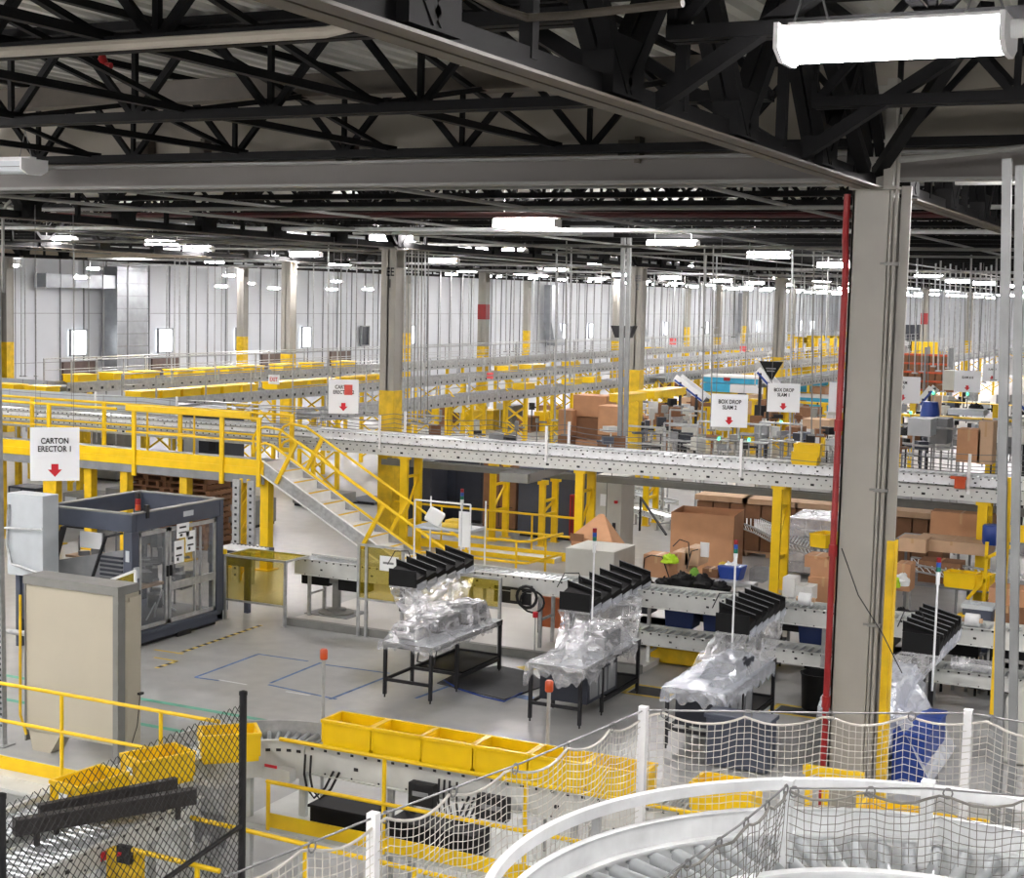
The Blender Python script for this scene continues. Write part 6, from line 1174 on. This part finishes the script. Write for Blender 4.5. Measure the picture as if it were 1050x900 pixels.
for px, py, Y, c_ in ((737, 451, 41, 'g'), (768, 452, 41, 'g'), (801, 434, 45, 'g'), (957, 404, 55, 'g'), (934, 424, 50, 'g'), (992, 405, 56, 'g')):
    c = AY(px, py, Y); m = MB(); m.lathe(c, [(.035, 0), (.035, .08)], 10); m.tube([c, (c.x, c.y, c.z-1)], .02, 5, 1); tag(m.build('green_indicator', [mat('green_lit', (70, 230, 150), .4, var=0, emit=(60, 255, 160), es=.9), 'grey']), 'small lit green indicator light beyond the silver conveyor', 'light', 'green indicator lights')
def slide(label, a, b2, Y, w=.7, dY=0):
    A, B = AY(a[0], a[1], Y), AY(b2[0], b2[1], Y+dY); t = thing('slide_conveyor', label, 'conveyor', tuple((A+B)/2))
    for s in (0, w): m = MB(); m.bar(A+Vector((0, s, 0)), B+Vector((0, s, 0)), .06, .3); m.build('side_panel', 'white', t)
    m = MB(); m.hexa([A+Vector((0, .05, -.1)), B+Vector((0, .05, -.1)), B+Vector((0, w, -.1)), A+Vector((0, w, -.1)), A+Vector((0, .05, 0)), B+Vector((0, .05, 0)), B+Vector((0, w, 0)), A+Vector((0, w, 0))]); m.build('belt', 'slatedk', t)
    m = MB(); m.bar(A-Vector((0, .04, .1)), B-Vector((0, .04, .1)), .03, .08); m.build('blue_stripe', 'bluebin', t); m = MB(); q = A.lerp(B, .75); m.bar(q, (q.x, q.y, 0), .1); q = A.lerp(B, .2); m.bar(q, (q.x, q.y, 0), .1); m.build('leg', 'dark', t)
slide('steep white-sided slide conveyor left of the blue-white unit', (692, 387), (722, 410), 62); slide('steep slide conveyor left of the black triangular sign', (777, 379), (792, 396), 58); slide('dark slanting slide conveyor right of the near column', (956, 398), (944, 412), 56); slide('slanting slide conveyor at the right edge', (1056, 420), (1042, 408), 44)
for lb, x0, x1, yt, yb, Y, cut in (('sky-blue and white panelled unit left of the black triangular sign', 721, 784, 384, 404, 70, .45), ('sky-blue and white panelled unit left of the red pipe', 802, 868, 387, 404, 72, .5)):
    a, b2 = AY(x0, yt, Y), AY(x1, yb, Y); t = thing('panel_unit', lb, 'machine', ((a.x+b2.x)/2, Y, 0)); W = b2.x-a.x; h = a.z-b2.z
    m = MB(); m.box(a.x, b2.x, Y, Y+2, b2.z+h*.55, a.z-h*.12); m.box(a.x, a.x+W*cut, Y-.05, Y+2, b2.z, b2.z+h*.5); m.build('blue_panel', 'sky', t); m = MB(); m.box(a.x-.05, b2.x+.05, Y-.1, Y+2, a.z-h*.12, a.z); m.box(a.x+W*cut, b2.x, Y-.05, Y+2, b2.z, b2.z+h*.5); m.build('white_panel', 'white', t)
    m = MB(); m.box(a.x+W*.35, a.x+W*.45, Y-.12, Y-.06, a.z-h*.3, a.z-h*.1); m.build('red_mark', 'red', t); m = MB(); m.box(a.x, b2.x, Y+.1, Y+1.9, 0, b2.z); m.build('base', 'yellowdull', t)
a = AY(838, 408, 66); m = MB(); m.box(a.x-1.1, a.x+1.0, 66, 67, a.z-.6, a.z); m.box(a.x-1.2, a.x+1.1, 65.95, 67, a.z, a.z+.12, 1); m.box(a.x-1, a.x+.9, 66.1, 66.9, 0, a.z-.6, 1); tag(m.build('panel_unit', ['sky', 'white']), 'small sky-blue tub unit below the right blue-white unit', 'machine')
for x0, x1, y0, y1, Y, lb in ((650, 722, 411, 416, 72, 'long yellow guard beam left of the SLAM 2 sign'), (722, 790, 403, 414, 66, 'wide yellow guard beam below the left blue-white unit'), (768, 862, 409, 416, 63, 'yellow guard beam behind the SLAM 1 sign'), (640, 700, 372, 376, 95, 'thin yellow beam far off at hall centre'), (645, 800, 357, 361, 110, 'long thin yellow beam far off before the end windows'), (800, 866, 376, 380, 90, 'yellow beam far off left of the red pipe'), (790, 866, 383, 386, 84, 'second yellow beam far off left of the red pipe'), (440, 490, 405, 416, 62, 'yellow panel low beyond the painted column'), (930, 1056, 410, 417, 58, 'long yellow guard beam at right, the higher one'), (915, 1056, 424, 434, 52, 'long yellow guard beam at right, the lower one'), (935, 960, 350, 385, 90, 'yellow machine frame just right of the near column')):
    a, b2 = AY(x0, y0, Y), AY(x1, y1, Y); m = MB(); m.box(a.x, b2.x, Y, Y+.5, b2.z, a.z); k = 0
    while a.x+k*3+.3 < b2.x: m.box(a.x+k*3+.1, a.x+k*3+.3, Y+.1, Y+.3, 0, b2.z); m.box(a.x+k*3-.05, a.x+k*3, Y-.03, Y, b2.z, a.z, 1); k += 1
    tag(m.build('guard_beam', ['yellow', 'dark']), lb, 'beam')
for k, (px, yt, yb, Y) in enumerate(((820, 345, 380, 105), (836, 344, 380, 105), (852, 344, 380, 100), (826, 346, 352, 104))):
    a, b2 = AY(px-7, yt, Y), AY(px+7, yb, Y); m = MB()
    for x in (a.x, (a.x+b2.x)/2, b2.x): m.box(x-.12, x+.12, Y, Y+.3, b2.z, a.z)
    for z in (a.z, (a.z+b2.z)/2): m.box(a.x, b2.x, Y, Y+.2, z-.15, z)
    m.box(a.x, a.x+.3, Y, Y+.3, 0, b2.z); m.box(b2.x-.3, b2.x, Y, Y+.3, 0, b2.z)
    tag(m.build('yellow_gantry', 'yellow'), 'yellow gantry frame far off left of the red pipe', 'frame', 'distant yellow gantries')
a, b2 = AY(925, 355, 85), AY(972, 402, 85); t = thing('storage_rack', 'distant rack of brown shelves right of the near column', 'rack', ((a.x+b2.x)/2, 85, 0)); m = MB()
for k in range(5): z = b2.z+(a.z-b2.z)*k/5; m.box(a.x, b2.x, 85, 86, z, z+.1)
m.build('shelf', 'orange', t); m = MB()
for k in range(3): x = a.x+(b2.x-a.x)*k/2; m.box(x-.06, x+.06, 84.95, 86, 0, a.z)
m.build('upright', 'grey', t); m = MB()
for k in range(4):
    for j in range(7): z = b2.z+(a.z-b2.z)*k/5+.1; x = a.x+(b2.x-a.x)*(j+.1)/7; m.box(x, x+(b2.x-a.x)/9, 85.1, 85.8, z, z+.45)
m.build('load', 'cardd', t)
for px, py in ((933, 350), (943, 350)): a = AY(px, py, 150); m = MB(); m.box(a.x-.5, a.x+.5, 150, 150.3, 0, a.z+1.6); tag(m.build('dark_cabinet', 'slatedk'), 'dark upright cabinet far off right of the near column', 'cabinet', 'far dark cabinets')
for px, py, w, h, Y, mt, lb in ((942, 447, 22, 18, 40, 'lgrey', 'pale panel frame right of the near column'), (962, 455, 16, 26, 41, 'grey', 'grey stacked cabinet beyond the silver conveyor at right'), (1040, 455, 34, 16, 42, 'whitebox', 'white long box behind the tall posts'), (990, 426, 34, 6, 50, 'lgrey', 'pale flat table top beyond the right signs'), (975, 400, 16, 20, 60, 'boxgrey', 'pale upright panel left of the SLAM 18 sign')):
    box(lb, px, w, h, Y, .8, py, mt=mt, name='panel_box', tape=False); 
for k, (px, py, Y, rx, h) in enumerate(((1000, 424, 51, 9, 10), (977, 426, 51, 6, 8), (990, 425, 52, 5, 7), (930, 446, 46, 10, 8), (1046, 425, 48, 8, 10))): lump('black covered item on the far benches at right', px, py, rx, h, Y, seed=k+20, group='black covered items at right')
a = AY(954, 415, 50.5); m = MB(); m.lathe((a.x, 50.5, a.z-1.0), [(.3, 0), (.35, .3), (.3, .8), (.25, 1.1)], 12); tag(m.build('blue_drum', 'bluebin', None, True), 'tall blue drum beyond the right signs', 'drum')
# ------------------------------------------------------------------ rods and struts hanging from the roof
rods = [(16, 290, 395, 60, 'd'), (22, 290, 385, 62, 'l'), (26, 258, 385, 55, 'l'), (37, 258, 385, 55, 'l'), (76, 256, 410, 45, 'd'), (91, 290, 390, 58, 'd'), (106, 300, 390, 58, 'd'), (171, 295, 375, 62, 'l'), (179, 290, 378, 60, 'l'), (184, 290, 378, 62, 'l'), (192, 290, 378, 60, 'l'), (201, 300, 378, 66, 'd'), (213, 300, 375, 66, 'l'), (220, 300, 375, 70, 'd'), (227, 300, 375, 70, 'd'), (233, 300, 375, 70, 'd'), (321, 295, 370, 66, 'l'), (336, 264, 440, 44, 'l'), (355, 294, 372, 64, 'l'), (365, 294, 372, 64, 'l'), (382, 298, 375, 66, 'l'), (349, 272, 395, 46, 'd'), (451, 302, 370, 80, 'l'), (462, 302, 370, 80, 'l'), (474, 300, 368, 80, 'l'), (480, 302, 366, 85, 'l'), (485, 302, 366, 85, 'l'), (569, 250, 430, 44, 'l'), (584, 252, 392, 44, 'l'), (579, 370, 445, 40, 'd'), (720, 272, 445, 42, 'd'), (729, 280, 440, 42, 'd'), (733, 274, 335, 50, 'l'), (722, 273, 335, 50, 'l'), (810, 272, 450, 42, 'l'), (847, 274, 350, 50, 'l'), (691, 305, 350, 95, 'l'), (701, 305, 350, 95, 'd'), (752, 310, 345, 70, 'd'), (832, 320, 445, 44, 'd'), (841, 330, 445, 44, 'd')]
rods += [(411+3.4*k, 258, 428+k % 3*3, 42+k*.3, 'l' if k % 2 else 'd') for k in range(9)]
rods += [(x, 288+R_.uniform(0, 20), 385+R_.uniform(-12, 30), R_.uniform(48, 75), R_.choice('lld')) for x in (932, 938, 945, 951, 957, 962, 967, 972, 978, 983, 988, 993, 998, 1003, 1009, 1014, 1019, 1024, 1044)]
rods += [(x+R_.uniform(-2, 2), 303, 360, R_.uniform(70, 110), R_.choice('lld')) for x in list(range(500, 640, 9))+list(range(660, 870, 9))]
for px, y0, y1, Y, c_ in rods:
    a, b2 = AY(px, 320, Y), AY(px, y1, Y); m = MB(); r = .03 if c_ == 'l' else .022
    m.tube([(a.x, Y, 8.1), (b2.x, Y, b2.z)], r, 6); m.box(b2.x-.1, b2.x+.1, Y-.05, Y+.05, b2.z-.05, b2.z)
    tag(m.build('hanger_rod', 'galv' if c_ == 'l' else 'gframe'), 'thin vertical hanger rod dropping from the far dark roof to the lines', 'rod', 'vertical hanger rods')
for x, w in ((637.5, 'left'), (643.5, 'right')):
    a, b2 = AY(x+1.5, 256, 40), AY(x-2, 447, 40); m = MB(); m.bar((a.x, 40, 8.2), b2, .11, .11); tag(m.build('twin_strut', 'postgrey'), 'thick grey vertical strut left of the yellow column, %s of the pair' % w, 'strut')
# ================================================================== camera, world, view
cd = bpy.data.cameras.new('camera'); cam = bpy.data.objects.new('camera', cd); C.objects.link(cam)
cd.sensor_fit = 'HORIZONTAL'; cd.sensor_width = 36; cd.lens = F/1050*36; cd.clip_end = 600; cd.clip_start = .05
mw = Matrix.Identity(4)
for i in range(3): mw[i][0] = RT[i]; mw[i][1] = -DN[i]; mw[i][2] = -FW[i]; mw[i][3] = CAM[i]
cam.matrix_world = mw; S = bpy.context.scene; S.camera = cam
w = bpy.data.worlds.new('world'); S.world = w; w.use_nodes = True; w.node_tree.nodes['Background'].inputs[0].default_value = (.6, .65, .7, 1); w.node_tree.nodes['Background'].inputs[1].default_value = .05
v = S.view_settings; v.view_transform = 'Standard'; v.look = 'None'; v.gamma = 1; v.exposure = 2.85
try: v.use_curve_mapping = False
except Exception: pass
S.cycles.use_denoising = True; S.cycles.max_bounces = 8; S.cycles.transparent_max_bounces = 24; S.cycles.sample_clamp_indirect = 8; S.cycles.use_light_tree = True
